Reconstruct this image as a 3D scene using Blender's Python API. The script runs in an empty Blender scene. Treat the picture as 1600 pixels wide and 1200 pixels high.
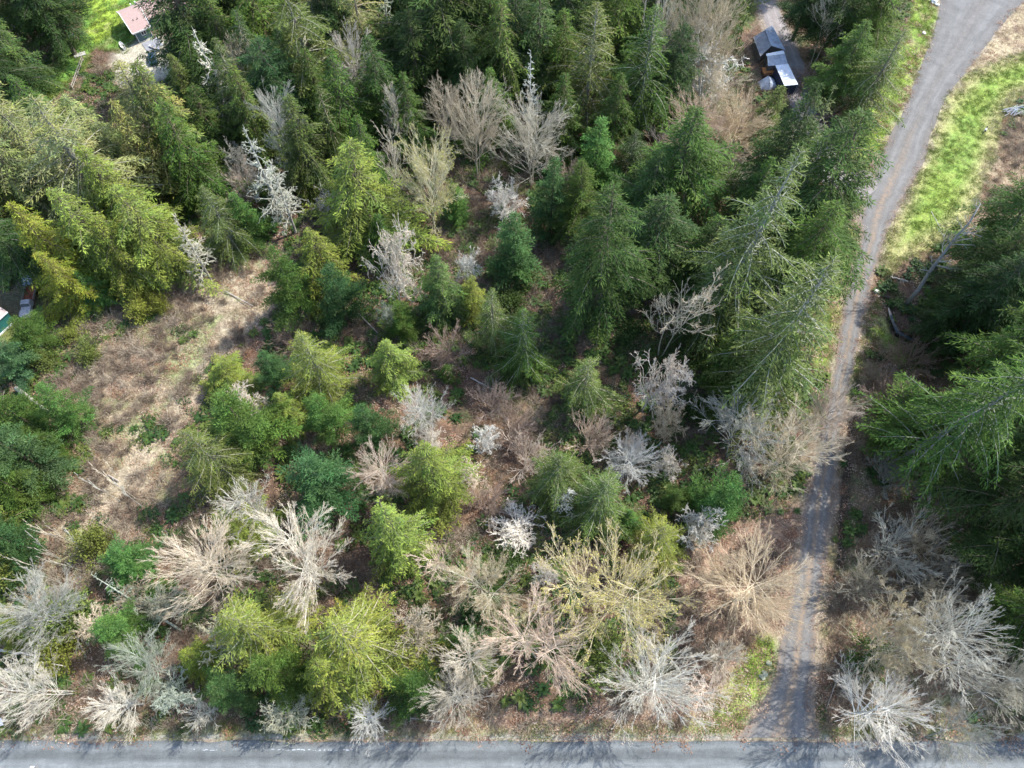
import bpy, math, random
import numpy as np
from mathutils import Vector

SC = bpy.context.scene
COL = SC.collection
R_ = math.radians
# ------------------------------------------------------------------ camera, sky, sun, exposure
CAM_H, TILT, FPX = 115.0, 27.6, 1110.0
cd = bpy.data.cameras.new('camera')
cam = bpy.data.objects.new('camera', cd)
COL.objects.link(cam)
cam.location = (0, 0, CAM_H)
cam.rotation_euler = (R_(TILT), 0, 0)
cd.sensor_width = 36.0
cd.lens = FPX / 1600 * 36.0
cd.clip_start = 0.5
cd.clip_end = 6000
SC.camera = cam

SUN_DIR = Vector((0.88, 0.47, 0)).normalized()
SUN_EL = R_(50)
world = bpy.data.worlds.new('World')
SC.world = world
world.use_nodes = True
wn = world.node_tree
wn.nodes.clear()
sky = wn.nodes.new('ShaderNodeTexSky')
sky.sky_type = 'NISHITA'
sky.sun_disc = False
sky.sun_elevation = SUN_EL
sky.sun_rotation = math.atan2(SUN_DIR.x, SUN_DIR.y)
sky.air_density = 1.0
sky.dust_density = 1.0
bgn = wn.nodes.new('ShaderNodeBackground')
bgn.inputs[1].default_value = 0.15
won = wn.nodes.new('ShaderNodeOutputWorld')
wn.links.new(sky.outputs[0], bgn.inputs[0])
wn.links.new(bgn.outputs[0], won.inputs[0])
sl = bpy.data.lights.new('sun', 'SUN')
sl.energy = 3.0
sl.angle = R_(0.6)
sl.color = (1.0, 0.965, 0.91)
so = bpy.data.objects.new('sun', sl)
COL.objects.link(so)
d = Vector((SUN_DIR.x * math.cos(SUN_EL), SUN_DIR.y * math.cos(SUN_EL), math.sin(SUN_EL)))
so.rotation_euler = d.to_track_quat('Z', 'Y').to_euler()
so.location = d * 300
SC.view_settings.view_transform = 'Standard'
SC.view_settings.look = 'None'
SC.view_settings.exposure = 1.4
SC.view_settings.gamma = 1.0
SC.view_settings.use_curve_mapping = False
SC.render.engine = 'CYCLES'
SC.cycles.max_bounces = 5
SC.cycles.transparent_max_bounces = 4

rng = np.random.default_rng(7)
random.seed(7)
S = CAM_H / 65.0

# ------------------------------------------------------------------ helpers
CT, ST = math.cos(R_(TILT)), math.sin(R_(TILT))
def px2w(px, py, z=0.0):
    """point of the photograph (1600x1200) -> place on the level z"""
    a = (px - 800) / FPX; b = -(py - 600) / FPX
    dy = b * CT + ST; dz = b * ST - CT
    t = (z - CAM_H) / dz
    return a * t, dy * t

def poly_w(pts, z=0.0):
    return np.array([px2w(x, y, z) for x, y in pts])

def fbm(x, y, scale, seed, octs=4):
    """value noise on arrays, 0..1"""
    out = np.zeros_like(x, dtype=float); amp = 1; tot = 0
    for o in range(octs):
        g = np.random.default_rng(seed + o).random((256, 256))
        u = x / scale * (2 ** o) + 31.7 * o; v = y / scale * (2 ** o) + 17.3 * o
        iu = np.floor(u).astype(int); iv = np.floor(v).astype(int)
        fu = u - iu; fv = v - iv
        fu = fu * fu * (3 - 2 * fu); fv = fv * fv * (3 - 2 * fv)
        a = g[iu % 256, iv % 256]; b = g[(iu + 1) % 256, iv % 256]
        c = g[iu % 256, (iv + 1) % 256]; e = g[(iu + 1) % 256, (iv + 1) % 256]
        out += amp * ((a * (1 - fu) + b * fu) * (1 - fv) + (c * (1 - fu) + e * fu) * fv)
        tot += amp; amp *= 0.55
    return out / tot

def signed_dist(x, y, poly):
    """positive inside the polygon, metres"""
    dmin = np.full(x.shape, 1e9); inside = np.zeros(x.shape, bool)
    n = len(poly)
    for i in range(n):
        ax, ay = poly[i]; bx, by = poly[(i + 1) % n]
        ex, ey = bx - ax, by - ay
        L = ex * ex + ey * ey + 1e-9
        t = np.clip(((x - ax) * ex + (y - ay) * ey) / L, 0, 1)
        dmin = np.minimum(dmin, np.hypot(x - ax - t * ex, y - ay - t * ey))
        c = ((ay > y) != (by > y)) & (x < (bx - ax) * (y - ay) / (by - ay + 1e-12) + ax)
        inside ^= c
    return np.where(inside, dmin, -dmin)

def line_dist(x, y, pts):
    dmin = np.full(x.shape, 1e9)
    for i in range(len(pts) - 1):
        ax, ay = pts[i]; bx, by = pts[i + 1]
        ex, ey = bx - ax, by - ay
        t = np.clip(((x - ax) * ex + (y - ay) * ey) / (ex * ex + ey * ey + 1e-9), 0, 1)
        dmin = np.minimum(dmin, np.hypot(x - ax - t * ex, y - ay - t * ey))
    return dmin

def sstep(a, b, x):
    t = np.clip((x - a) / (b - a), 0, 1)
    return t * t * (3 - 2 * t)

def np_mesh(name, verts, faces, mat=None, col=None, smooth=False, extra=None):
    """faces: int array (N,3) or (N,4)"""
    me = bpy.data.meshes.new(name)
    verts = np.asarray(verts, dtype=np.float32); faces = np.asarray(faces, dtype=np.int32)
    k = faces.shape[1]
    me.vertices.add(len(verts)); me.vertices.foreach_set('co', verts.ravel())
    me.loops.add(faces.size); me.loops.foreach_set('vertex_index', faces.ravel())
    me.polygons.add(len(faces))
    me.polygons.foreach_set('loop_start', np.arange(0, faces.size, k, dtype=np.int32))
    me.polygons.foreach_set('loop_total', np.full(len(faces), k, dtype=np.int32))
    if smooth: me.polygons.foreach_set('use_smooth', np.ones(len(faces), bool))
    if col is not None:
        a = me.color_attributes.new('Col', 'FLOAT_COLOR', 'POINT')
        c = np.ones((len(verts), 4), dtype=np.float32); c[:, :3] = col
        a.data.foreach_set('color', c.ravel())
    for nm, arr in (extra or {}).items():
        a = me.attributes.new(nm, 'FLOAT', 'POINT'); a.data.foreach_set('value', np.asarray(arr, dtype=np.float32).ravel())
    me.update(calc_edges=True)
    if mat: me.materials.append(mat)
    return me

def link(name, data, parent=None, loc=None, rot=None, scale=None):
    o = bpy.data.objects.new(name, data); COL.objects.link(o)
    if parent: o.parent = parent
    if loc is not None: o.location = loc
    if rot is not None: o.rotation_euler = rot
    if scale is not None: o.scale = scale
    return o

def tag(o, label=None, cat=None, group=None, kind=None):
    if label: o['label'] = label
    if cat: o['category'] = cat
    if group: o['group'] = group
    if kind: o['kind'] = kind
    return o

def empty(name, label, cat, loc=(0, 0, 0), rz=0, group=None):
    o = link(name, None, None, loc, (0, 0, rz)); o.empty_display_size = 0.5
    return tag(o, label, cat, group)

# ------------------------------------------------------------------ materials
def new_mat(name):
    m = bpy.data.materials.new(name); m.use_nodes = True
    nt = m.node_tree; nt.nodes.clear()
    out = nt.nodes.new('ShaderNodeOutputMaterial'); b = nt.nodes.new('ShaderNodeBsdfPrincipled')
    nt.links.new(b.outputs[0], out.inputs[0])
    b.inputs['Specular IOR Level'].default_value = 0.25
    return m, nt, b, out

def N(nt, typ, **kw):
    n = nt.nodes.new('ShaderNode' + typ)
    for k, v in kw.items():
        if k in ('noise_dimensions', 'blend_type', 'data_type', 'operation', 'attribute_name', 'attribute_type', 'feature', 'distance', 'clamp'):
            setattr(n, k, v)
        else:
            n.inputs[k.replace('_', ' ')].default_value = v
    return n

def mixc(nt, a, b, fac, mode='MIX'):
    n = nt.nodes.new('ShaderNodeMix'); n.data_type = 'RGBA'; n.blend_type = mode
    for sock, v in ((n.inputs[6], a), (n.inputs[7], b), (n.inputs[0], fac)):
        if hasattr(v, 'links'): nt.links.new(v, sock)
        else: sock.default_value = (*v, 1) if isinstance(v, tuple) else v
    return n.outputs[2]

def ramp(nt, src, *stops):
    r = nt.nodes.new('ShaderNodeValToRGB'); e = r.color_ramp.elements
    while len(e) < len(stops): e.new(0.5)
    for i, (p, c) in enumerate(stops):
        e[i].position = p; e[i].color = (c, c, c, 1) if isinstance(c, (int, float)) else (*c, 1)
    nt.links.new(src, r.inputs[0])
    return r.outputs[0]

def noise(nt, scale, detail=4, rough=0.6, vec=None):
    n = nt.nodes.new('ShaderNodeTexNoise'); n.inputs['Scale'].default_value = scale
    n.inputs['Detail'].default_value = detail; n.inputs['Roughness'].default_value = rough
    if vec is None:
        g = nt.nodes.new('ShaderNodeNewGeometry'); vec = g.outputs['Position']
    nt.links.new(vec, n.inputs['Vector'])
    return n.outputs[0]

def tint_mat(name, rough=0.7, transl=0.0, nz=None, lo=0.8, hi=1.2):
    """colour of the object (its own tint) times the colour stored on the mesh, with fine noise"""
    m, nt, b, out = new_mat(name)
    oi = nt.nodes.new('ShaderNodeObjectInfo')
    at = N(nt, 'Attribute', attribute_name='Col')
    c = mixc(nt, oi.outputs['Color'], at.outputs['Color'], 1.0, 'MULTIPLY')
    if nz:
        f = ramp(nt, noise(nt, nz, 3), (0.3, lo), (0.7, hi))
        c = mixc(nt, c, f, 1.0, 'MULTIPLY')
    nt.links.new(c, b.inputs['Base Color']); b.inputs['Roughness'].default_value = rough
    b.inputs['Specular IOR Level'].default_value = 0.10
    if transl:
        t = nt.nodes.new('ShaderNodeBsdfTranslucent'); nt.links.new(c, t.inputs[0])
        mx = nt.nodes.new('ShaderNodeMixShader'); mx.inputs[0].default_value = transl
        nt.links.new(b.outputs[0], mx.inputs[1]); nt.links.new(t.outputs[0], mx.inputs[2])
        nt.links.new(mx.outputs[0], out.inputs[0])
    return m

def plain(name, c, rough=0.7, var=0.2, scale=1.5, c2=None, metal=0.0, bump=0.0):
    m, nt, b, out = new_mat(name)
    n = noise(nt, scale, 6, 0.65)
    lo = tuple(x * (1 - var) for x in c); hi = tuple(min(1, x * (1 + var)) for x in (c2 or c))
    nt.links.new(ramp(nt, n, (0.3, lo), (0.7, hi)), b.inputs['Base Color'])
    b.inputs['Roughness'].default_value = rough; b.inputs['Metallic'].default_value = metal
    if bump:
        bp = nt.nodes.new('ShaderNodeBump'); bp.inputs['Strength'].default_value = bump
        nt.links.new(noise(nt, scale * 6), bp.inputs['Height']); nt.links.new(bp.outputs[0], b.inputs['Normal'])
    return m

M_LEAF = tint_mat('conifer_foliage', 0.6, 0.30)
M_BUSH = tint_mat('broad_leaf_foliage', 0.45, 0.30)
M_TWIG = tint_mat('bare_twigs', 0.85)
M_BARK = tint_mat('bark', 0.9, 0, 3.0, 0.6, 1.3)

def inst_mat(name, stops, rough=0.75, transl=0.2):
    """ground cover: every plant picks its own colour"""
    m, nt, b, out = new_mat(name)
    oi = nt.nodes.new('ShaderNodeObjectInfo')
    c = ramp(nt, oi.outputs['Random'], *stops)
    at = N(nt, 'Attribute', attribute_name='Col')
    c = mixc(nt, c, at.outputs['Color'], 1.0, 'MULTIPLY')
    nt.links.new(c, b.inputs['Base Color']); b.inputs['Roughness'].default_value = rough
    if transl:
        t = nt.nodes.new('ShaderNodeBsdfTranslucent'); nt.links.new(c, t.inputs[0])
        mx = nt.nodes.new('ShaderNodeMixShader'); mx.inputs[0].default_value = transl
        nt.links.new(b.outputs[0], mx.inputs[1]); nt.links.new(t.outputs[0], mx.inputs[2])
        nt.links.new(mx.outputs[0], out.inputs[0])
    return m

# ------------------------------------------------------------------ the lie of the land
DRIVE = [  # y in the photograph, left edge, right edge
 (-70,1478,1700),(-30,1475,1640),(0,1472,1597),(30,1468,1570),(60,1458,1547),(100,1443,1517),(150,1423,1477),(200,1400,1457),(245,1376,1445),
 (300,1352,1417),(335,1344,1397),(370,1344,1382),(400,1338,1374),(430,1328,1362),(480,1318,1352),(520,1313,1345),(560,1308,1335),
 (600,1300,1326),(640,1290,1320),(700,1276,1308),(750,1266,1302),(800,1258,1297),(850,1251,1289),(900,1242,1283),(950,1233,1278),(1000,1224,1273),
 (1042,1215,1271),(1075,1207,1268),(1107,1190,1268),(1142,1165,1275),(1160,1148,1282)]
DR_L = np.array([px2w(a[1], a[0]) for a in DRIVE]); DR_R = np.array([px2w(a[2], a[0]) for a in DRIVE])
DRIVE_POLY = np.vstack([DR_L, DR_R[::-1]])
ROAD_Y1 = px2w(0, 1158)[1]; ROAD_Y0 = ROAD_Y1 - 7.4
SIDE = poly_w([(1385,292),(1345,290),(1310,283),(1280,240),(1266,195),(1256,160),(1238,105),(1222,62),(1200,10),(1180,-60)])
DITCH = poly_w([(1383,462),(1394,490),(1402,515),(1425,528),(1450,535)])
DITCH2 = poly_w([(1338,590),(1330,680),(1323,760),(1317,830),(1312,880)])
CLEAR = poly_w([(200,450),(330,410),(440,395),(440,480),(370,560),(320,640),(260,720),(230,800),(200,880),(120,930),(0,960),(0,880),(60,840),(110,790),(130,700),(90,640),(60,570),(60,530),(120,505)])
CLEAR_PATH = poly_w([(415,410),(350,500),(270,590),(225,680),(170,790),(100,870)])
CLEAR_PATH2 = poly_w([(190,480),(150,560),(130,590)])
MEADOW = poly_w([(1378,405),(1397,335),(1430,255),(1457,205),(1477,155),(1517,115),(1560,95),(1640,70),(1640,130),(1590,150),(1560,190),(1555,240),(1520,330),(1480,370),(1420,400),(1385,430)])
DRYR = poly_w([(1597,0),(1570,30),(1547,62),(1520,110),(1640,70),(1700,-60)])
DRYM = poly_w([(1640,150),(1570,215),(1540,260),(1530,320),(1500,370),(1560,370),(1640,330)])
VERGE_L1 = poly_w([(1472,0),(1466,40),(1443,100),(1400,200),(1378,243),(1325,252),(1315,225),(1350,170),(1400,100),(1425,20),(1430,-40)])
VERGE_L2 = poly_w([(1330,350),(1344,372),(1336,405),(1326,440),(1318,485),(1312,525),(1300,560),(1270,580),(1270,500),(1290,420)])
VERGE_R2 = poly_w([(1352,485),(1372,470),(1392,500),(1410,545),(1440,590),(1420,590),(1370,530),(1345,560),(1335,640),(1322,640),(1336,560)])
VERGE_B = poly_w([(1190,1000),(1222,1000),(1212,1060),(1185,1110),(1150,1158),(1060,1156),(1100,1110),(1140,1060)])
LAWN = poly_w([(118,-40),(232,-40),(225,30),(210,60),(195,82),(150,75),(130,110),(100,135),(70,165),(20,200),(-60,260),(-60,200),(0,160),(60,120),(110,70),(125,45)])
HOUSEYARD = poly_w([(168,85),(200,70),(245,55),(270,70),(262,120),(230,135),(190,128)])
FARM = poly_w([(-120,360),(20,340),(50,400),(80,450),(60,520),(20,600),(-120,650)])
OAKLEAF = poly_w([(1060,860),(1245,790),(1240,900),(1222,1000),(1215,1050),(1150,1150),(1000,1156),(760,1156),(560,1150),(560,1120),(900,1110),(1050,1050)])
RIGHTWOOD = poly_w([(1345,560),(1440,600),(1700,500),(1800,1300),(1290,1200),(1280,1000),(1300,850),(1320,700)])
ROAD_POLY = np.array([(-300, ROAD_Y0), (300, ROAD_Y0), (300, ROAD_Y1), (-300, ROAD_Y1)])

def hard_dist(x, y):
    """metres to the nearest driving surface (negative: on it)"""
    d = -signed_dist(x, y, DRIVE_POLY)
    d = np.minimum(d, -signed_dist(x, y, ROAD_POLY))
    return np.minimum(d, line_dist(x, y, SIDE) - 2.4)

def height(x, y):
    h = (fbm(x, y, 14, 11, 4) - 0.5) * 1.1 + (fbm(x, y, 2.2, 23, 3) - 0.5) * 0.5
    k = sstep(0.2, 4.0, hard_dist(x, y))
    k = k * (1 - 0.8 * sstep(-1, 3, signed_dist(x, y, MEADOW))) * (1 - 0.85 * sstep(-1, 3, signed_dist(x, y, LAWN)))
    k = k * (1 - 0.9 * sstep(-8, -2, signed_dist(x, y, HOUSEYARD))) * (1 - 0.7 * sstep(-3, 2, signed_dist(x, y, FARM)))
    h = h * k
    h -= 1.1 * (1 - sstep(0.3, 1.8, line_dist(x, y, DITCH)))
    h -= 0.55 * (1 - sstep(0.1, 0.9, line_dist(x, y, DITCH2)))
    return h

def zat(x, y):
    return float(height(np.array([float(x)]), np.array([float(y)]))[0])
# ------------------------------------------------------------------ ground sheet
def axis(lo, hi, step, far):
    a = list(np.arange(lo, hi + 1e-6, step)); s = step; p = a[-1]; q = a[0]
    up = []; dn = []
    while p < far:
        s *= 1.35; p += s; up.append(p)
    s = step
    while q > -far:
        s *= 1.35; q -= s; dn.append(q)
    return np.array(dn[::-1] + a + up)
gx = axis(-135, 150, 0.55, 2500); gy = axis(-12, 215, 0.6, 2500)
GX, GY = np.meshgrid(gx, gy, indexing='ij')
X = GX.ravel(); Y = GY.ravel()

def zones(x, y):
    """real colour of the ground at each point"""
    w1 = fbm(x, y, 6, 41, 4) - 0.5; w2 = fbm(x, y, 2.4, 51, 4) - 0.5; w3 = fbm(x, y, 18, 61, 3)
    n4 = fbm(x, y, 1.3, 71, 3)
    def C(*c): return np.array(c)[None, :]
    col = C(.125, .085, .055) * np.ones((len(x), 1))
    def lay(c, w):
        nonlocal col
        col = col * (1 - w[:, None]) + c * w[:, None]
    lay(C(.055, .070, .025), 0.85 * sstep(-.06, .08, w1 + .3 * w2))          # moss and low green
    lay(C(.22, .125, .08), 0.6 * sstep(.04, .16, w2 + .5 * w1))                     # russet bracken
    lay(C(.085, .05, .035), 0.6 * sstep(.03, .14, -w1))
    ww = w1 * 9 + w2 * 3
    dd = signed_dist(x, y, RIGHTWOOD); lay(C(.19, .145, .09), .9 * sstep(-2, 2, dd + ww)); lay(C(.12, .14, .055), .6 * sstep(-2, 2, dd) * sstep(-.02, .12, w2))
    dd = signed_dist(x, y, OAKLEAF); lay(C(.25, .175, .12), .9 * sstep(-2, 2, dd + ww * .7))
    lay(C(.36, .24, .17), .6 * sstep(-2, 2, dd) * sstep(.55, .7, n4))
    dd = signed_dist(x, y, CLEAR); k = sstep(-2, 2.5, dd + ww)
    lay(C(.265, .215, .145), .95 * k); lay(C(.36, .28, .19), .8 * k * sstep(0, .12, w2)); lay(C(.12, .13, .05), .8 * k * sstep(-.03, .08, w1))
    for pth, w in ((CLEAR_PATH, 7.5), (CLEAR_PATH2, 4)):
        k = 1 - sstep(w * .3, w, line_dist(x, y, pth) + w2 * 6); lay(C(.36, .31, .215), .55 * k * sstep(.3, .6, n4)); lay(C(.22, .26, .10), .5 * k * sstep(0, .1, w1))
    dd = signed_dist(x, y, FARM); lay(C(.12, .105, .06), .9 * sstep(-2, 2, dd + ww)); lay(C(.12, .15, .03), .7 * sstep(-2, 2, dd) * sstep(.02, .14, w1))
    dd = signed_dist(x, y, LAWN); lay(C(.13, .25, .045), sstep(-1, 1.5, dd + ww * .3)); lay(C(.24, .33, .04), .9 * sstep(-1, 1, dd) * sstep(.0, .12, w1)); lay(C(.26, .24, .12), .5 * sstep(-1, 1, dd) * sstep(.04, .16, w2))
    dd = signed_dist(x, y, HOUSEYARD); lay(C(.38, .35, .27), .9 * sstep(-2, 1.5, dd + ww * .5))
    for P, a in ((VERGE_L1, .95), (VERGE_L2, .8), (VERGE_R2, .8), (VERGE_B, .7)):
        k = a * sstep(-1.2, 1.2, signed_dist(x, y, P) + ww * .4)
        lay(C(.15, .22, .04), k); lay(C(.30, .27, .12), .8 * k * sstep(0.0, .13, w2)); lay(C(.20, .28, .04), .8 * k * sstep(.03, .13, w1))
    dd = signed_dist(x, y, MEADOW); k = sstep(-1.5, 1.5, dd + ww * .35)
    lay(C(.165, .245, .045), k); lay(C(.28, .28, .09), .35 * k * sstep(.45, .62, n4)); lay(C(.215, .28, .055), .5 * k * sstep(-.02, .12, w2)); lay(C(.12, .20, .05), .3 * k * sstep(.03, .15, -w1))
    lay(C(.34, .29, .15), .7 * k * (1 - sstep(1, 5, dd)))
    lay(C(.33, .27, .17), .95 * sstep(-1.5, 1.5, signed_dist(x, y, DRYR) + ww * .3))
    lay(C(.33, .26, .17), .9 * sstep(-2, 2, signed_dist(x, y, DRYM) + ww * .5))
    # shoulders
    dr = hard_dist(x, y)
    lay(C(.30, .25, .19), .65 * (1 - sstep(.1, 1.5, dr + w2 * 3)))
    ds = line_dist(x, y, SIDE)
    lay(C(.22, .185, .15), .95 * (1 - sstep(2.0, 3.6, ds + w2 * 4)))
    dy = y - ROAD_Y1
    lay(C(.17, .17, .08), .75 * (1 - sstep(1.0, 3.2, dy + w1 * 5)) * (dy > 0)); lay(C(.30, .29, .27), .8 * (1 - sstep(.2, 1.0, dy + w2)) * (dy > 0))
    for P in (DITCH, DITCH2):
        lay(C(.04, .035, .025), .8 * (1 - sstep(.5, 1.3, line_dist(x, y, P))))
    return col

gcol = zones(X, Y) * 1.08
nx_, ny_ = len(gx), len(gy)
ii, jj = np.meshgrid(np.arange(nx_ - 1), np.arange(ny_ - 1), indexing='ij')
a0 = (ii * ny_ + jj).ravel()
gf = np.stack([a0, a0 + ny_, a0 + ny_ + 1, a0 + 1], 1)
mG, nt, b, out = new_mat('forest_ground')
at = N(nt, 'Attribute', attribute_name='Col')
f1 = ramp(nt, noise(nt, 1.1, 8, 0.75), (0.30, 0.45), (0.5, 1.0), (0.70, 1.65))
f2 = ramp(nt, noise(nt, 4.0, 6, 0.8), (0.32, 0.45), (0.68, 1.6))
c = mixc(nt, at.outputs['Color'], f1, 1.0, 'MULTIPLY'); c = mixc(nt, c, f2, 1.0, 'MULTIPLY')
g = nt.nodes.new('ShaderNodeNewGeometry')
vo = nt.nodes.new('ShaderNodeTexVoronoi'); vo.inputs['Scale'].default_value = 5.0; nt.links.new(g.outputs['Position'], vo.inputs['Vector'])
sp = ramp(nt, vo.outputs['Distance'], (0.0, 1.0), (0.16, 1.0), (0.24, 0.0))
sep = nt.nodes.new('ShaderNodeSeparateColor'); nt.links.new(vo.outputs['Color'], sep.inputs[0])
sel = ramp(nt, sep.outputs[0], (0.55, 0.0), (0.7, 1.0))
spm = mixc(nt, sp, sel, 1.0, 'MULTIPLY')
c = mixc(nt, c, (.34, .25, .18), spm)       # fallen leaves
nt.links.new(c, b.inputs['Base Color']); b.inputs['Roughness'].default_value = 0.95
bp = nt.nodes.new('ShaderNodeBump'); bp.inputs['Strength'].default_value = 0.8; bp.inputs['Distance'].default_value = 0.25
nt.links.new(noise(nt, 2.5, 8, 0.75), bp.inputs['Height']); nt.links.new(bp.outputs[0], b.inputs['Normal'])
GZ = height(X, Y)
g_me = np_mesh('ground', np.stack([X, Y, GZ], 1), gf, mG, gcol, True)
tag(link('ground', g_me), kind='structure')

# ------------------------------------------------------------------ gravel drive, side track, road
def strip(name, L, Rr, mat, z, jit=0.35, nc=14, step=0.9, seed=3):
    """surface between two edge lines, with a ragged edge; attribute u runs across"""
    def resamp(P, n):
        s = np.concatenate([[0], np.cumsum(np.hypot(*np.diff(P, axis=0).T))]); t = np.linspace(0, s[-1], n)
        return np.stack([np.interp(t, s, P[:, 0]), np.interp(t, s, P[:, 1])], 1)
    # smooth resample pairwise by parameter
    s = np.concatenate([[0], np.cumsum(np.hypot(*np.diff((L + Rr) / 2, axis=0).T))]); n = int(s[-1] / step)
    t = np.linspace(0, s[-1], n)
    ker = np.array([1, 2, 3, 2, 1]) / 9
    def I(P):
        q = np.stack([np.interp(t, s, P[:, 0]), np.interp(t, s, P[:, 1])], 1)
        for _ in range(2):
            p = np.pad(q, ((2, 2), (0, 0)), 'edge'); q = np.stack([np.convolve(p[:, i], ker, 'valid') for i in (0, 1)], 1)
        return q
    l, r = I(L), I(Rr)
    rg = np.random.default_rng(seed)
    w = np.hypot(*(r - l).T)[:, None]
    e = (r - l) / w
    def wob(): 
        a = rg.normal(0, 1, n); a = np.convolve(np.pad(a, 2, 'wrap'), np.ones(5) / 5, 'valid') * 1.6 + rg.normal(0, .5, n); return a[:, None] * jit
    l = l + e * wob() * .6; r = r + e * wob() * .6
    u = np.linspace(0, 1, nc)
    P = l[:, None, :] * (1 - u)[None, :, None] + r[:, None, :] * u[None, :, None]
    cr = 0.05 * np.sin(u * math.pi)[None, :] * np.ones((n, 1))
    V = np.concatenate([P, (z + cr)[:, :, None]], 2).reshape(-1, 3)
    i, j = np.meshgrid(np.arange(n - 1), np.arange(nc - 1), indexing='ij'); a = (i * nc + j).ravel()
    F = np.stack([a, a + 1, a + nc + 1, a + nc], 1)
    U = np.tile(u, n); T = np.repeat(t, nc)
    me = np_mesh(name, V, F, mat, None, True, {'u': U, 't': T})
    return tag(link(name, me), kind='structure')

def N_scale(nt, s, k):
    m = nt.nodes.new('ShaderNodeMath'); m.operation = 'MULTIPLY'; m.inputs[1].default_value = k; nt.links.new(s, m.inputs[0]); return m.outputs[0]
def gravel_mat(name, c, leaf, tracks=True, stretch=None):
    m, nt, b, out = new_mat(name)
    au = N(nt, 'Attribute', attribute_name='u').outputs['Fac']; atn = N(nt, 'Attribute', attribute_name='t').outputs['Fac']
    comb = nt.nodes.new('ShaderNodeCombineXYZ')
    mu = nt.nodes.new('ShaderNodeMath'); mu.operation = 'MULTIPLY'; mu.inputs[1].default_value = 6.0; nt.links.new(au, mu.inputs[0])
    mt = nt.nodes.new('ShaderNodeMath'); mt.operation = 'MULTIPLY'; mt.inputs[1].default_value = 0.05; nt.links.new(atn, mt.inputs[0])
    nt.links.new(mu.outputs[0], comb.inputs[0]); nt.links.new(mt.outputs[0], comb.inputs[1])
    streak = ramp(nt, noise(nt, 1.6, 6, 0.65, comb.outputs[0]), (0.32, 0.85), (0.68, 1.14))
    n1 = ramp(nt, noise(nt, 0.35, 6, 0.7), (0.3, 0.8), (0.7, 1.18))
    n2 = ramp(nt, noise(nt, 9.0, 4, 0.8), (0.3, 0.62), (0.7, 1.35))
    cc = mixc(nt, c, streak, 1.0, 'MULTIPLY'); cc = mixc(nt, cc, n1, 1.0, 'MULTIPLY'); cc = mixc(nt, cc, n2, 1.0, 'MULTIPLY')
    if not tracks:
        band = ramp(nt, au, (0.0, 1.0), (.42, 1.35), (.60, 1.25), (.70, .80), (.80, .85), (.88, 1.15), (.92, 1.05), (1.0, .8))
        cc = mixc(nt, cc, band, 1.0, 'MULTIPLY')
        cc = mixc(nt, cc, ramp(nt, noise(nt, 0.8, 5, 0.7), (.35, .90), (.6, 1.06)), 1.0, 'MULTIPLY')
    if tracks:
        rut = ramp(nt, au, (0.0, .85), (.18, .9), (.28, 1.10), (.40, .92), (.60, .92), (.72, 1.10), (.84, .9), (1.0, .85))
        cc = mixc(nt, cc, rut, 1.0, 'MULTIPLY')
        # leaves and moss between the wheel tracks and along both edges
        mid = ramp(nt, au, (0.0, 0.95), (0.10, 0.45), (0.2, 0.05), (0.36, 0.10), (0.5, 1.0), (0.64, 0.10), (0.8, 0.05), (0.9, 0.45), (1.0, 0.95))
        lf = ramp(nt, noise(nt, 1.4, 8, 0.8), (0.38, 0.0), (0.56, 1.0))
        far = ramp(nt, N_scale(nt, atn, 1 / 240.0), (.0, .12), (.30, .15), (.42, .8), (1.0, 1.0))
        k = mixc(nt, mixc(nt, mid, lf, 1.0, 'MULTIPLY'), far, 1.0, 'MULTIPLY')
        cc = mixc(nt, cc, leaf, k)
    nt.links.new(cc, b.inputs['Base Color']); b.inputs['Roughness'].default_value = 0.9
    bp = nt.nodes.new('ShaderNodeBump'); bp.inputs['Strength'].default_value = 0.4; bp.inputs['Distance'].default_value = 0.05
    nt.links.new(noise(nt, 12, 4), bp.inputs['Height']); nt.links.new(bp.outputs[0], b.inputs['Normal'])
    return m
DR_M = (DR_L + DR_R) / 2
strip('driveway', DR_M + (DR_L - DR_M) * 1.06, DR_M + (DR_R - DR_M) * 1.06, gravel_mat('gravel', (.160, .156, .148), (.28, .20, .13)), 0.03)
nrm = np.array([[-(SIDE[min(i + 1, len(SIDE) - 1)] - SIDE[max(i - 1, 0)])[1], (SIDE[min(i + 1, len(SIDE) - 1)] - SIDE[max(i - 1, 0)])[0]] for i in range(len(SIDE))])
nrm /= np.hypot(*nrm.T)[:, None]
wd = np.linspace(4.5, 2.2, len(SIDE))[:, None]
strip('side_track', SIDE + nrm * wd, SIDE - nrm * wd, gravel_mat('track_dirt', (.25, .225, .215), (.26, .19, .13)), 0.012, 0.4, seed=8)
xs = np.linspace(-300, 300, 200)
strip('road', np.stack([xs, np.full(200, ROAD_Y0)], 1), np.stack([xs, np.full(200, ROAD_Y1)], 1), gravel_mat('asphalt', (.138, .148, .148), (.24, .2, .15), False), 0.06, 0.20, 12, 1.2, 5)
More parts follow.
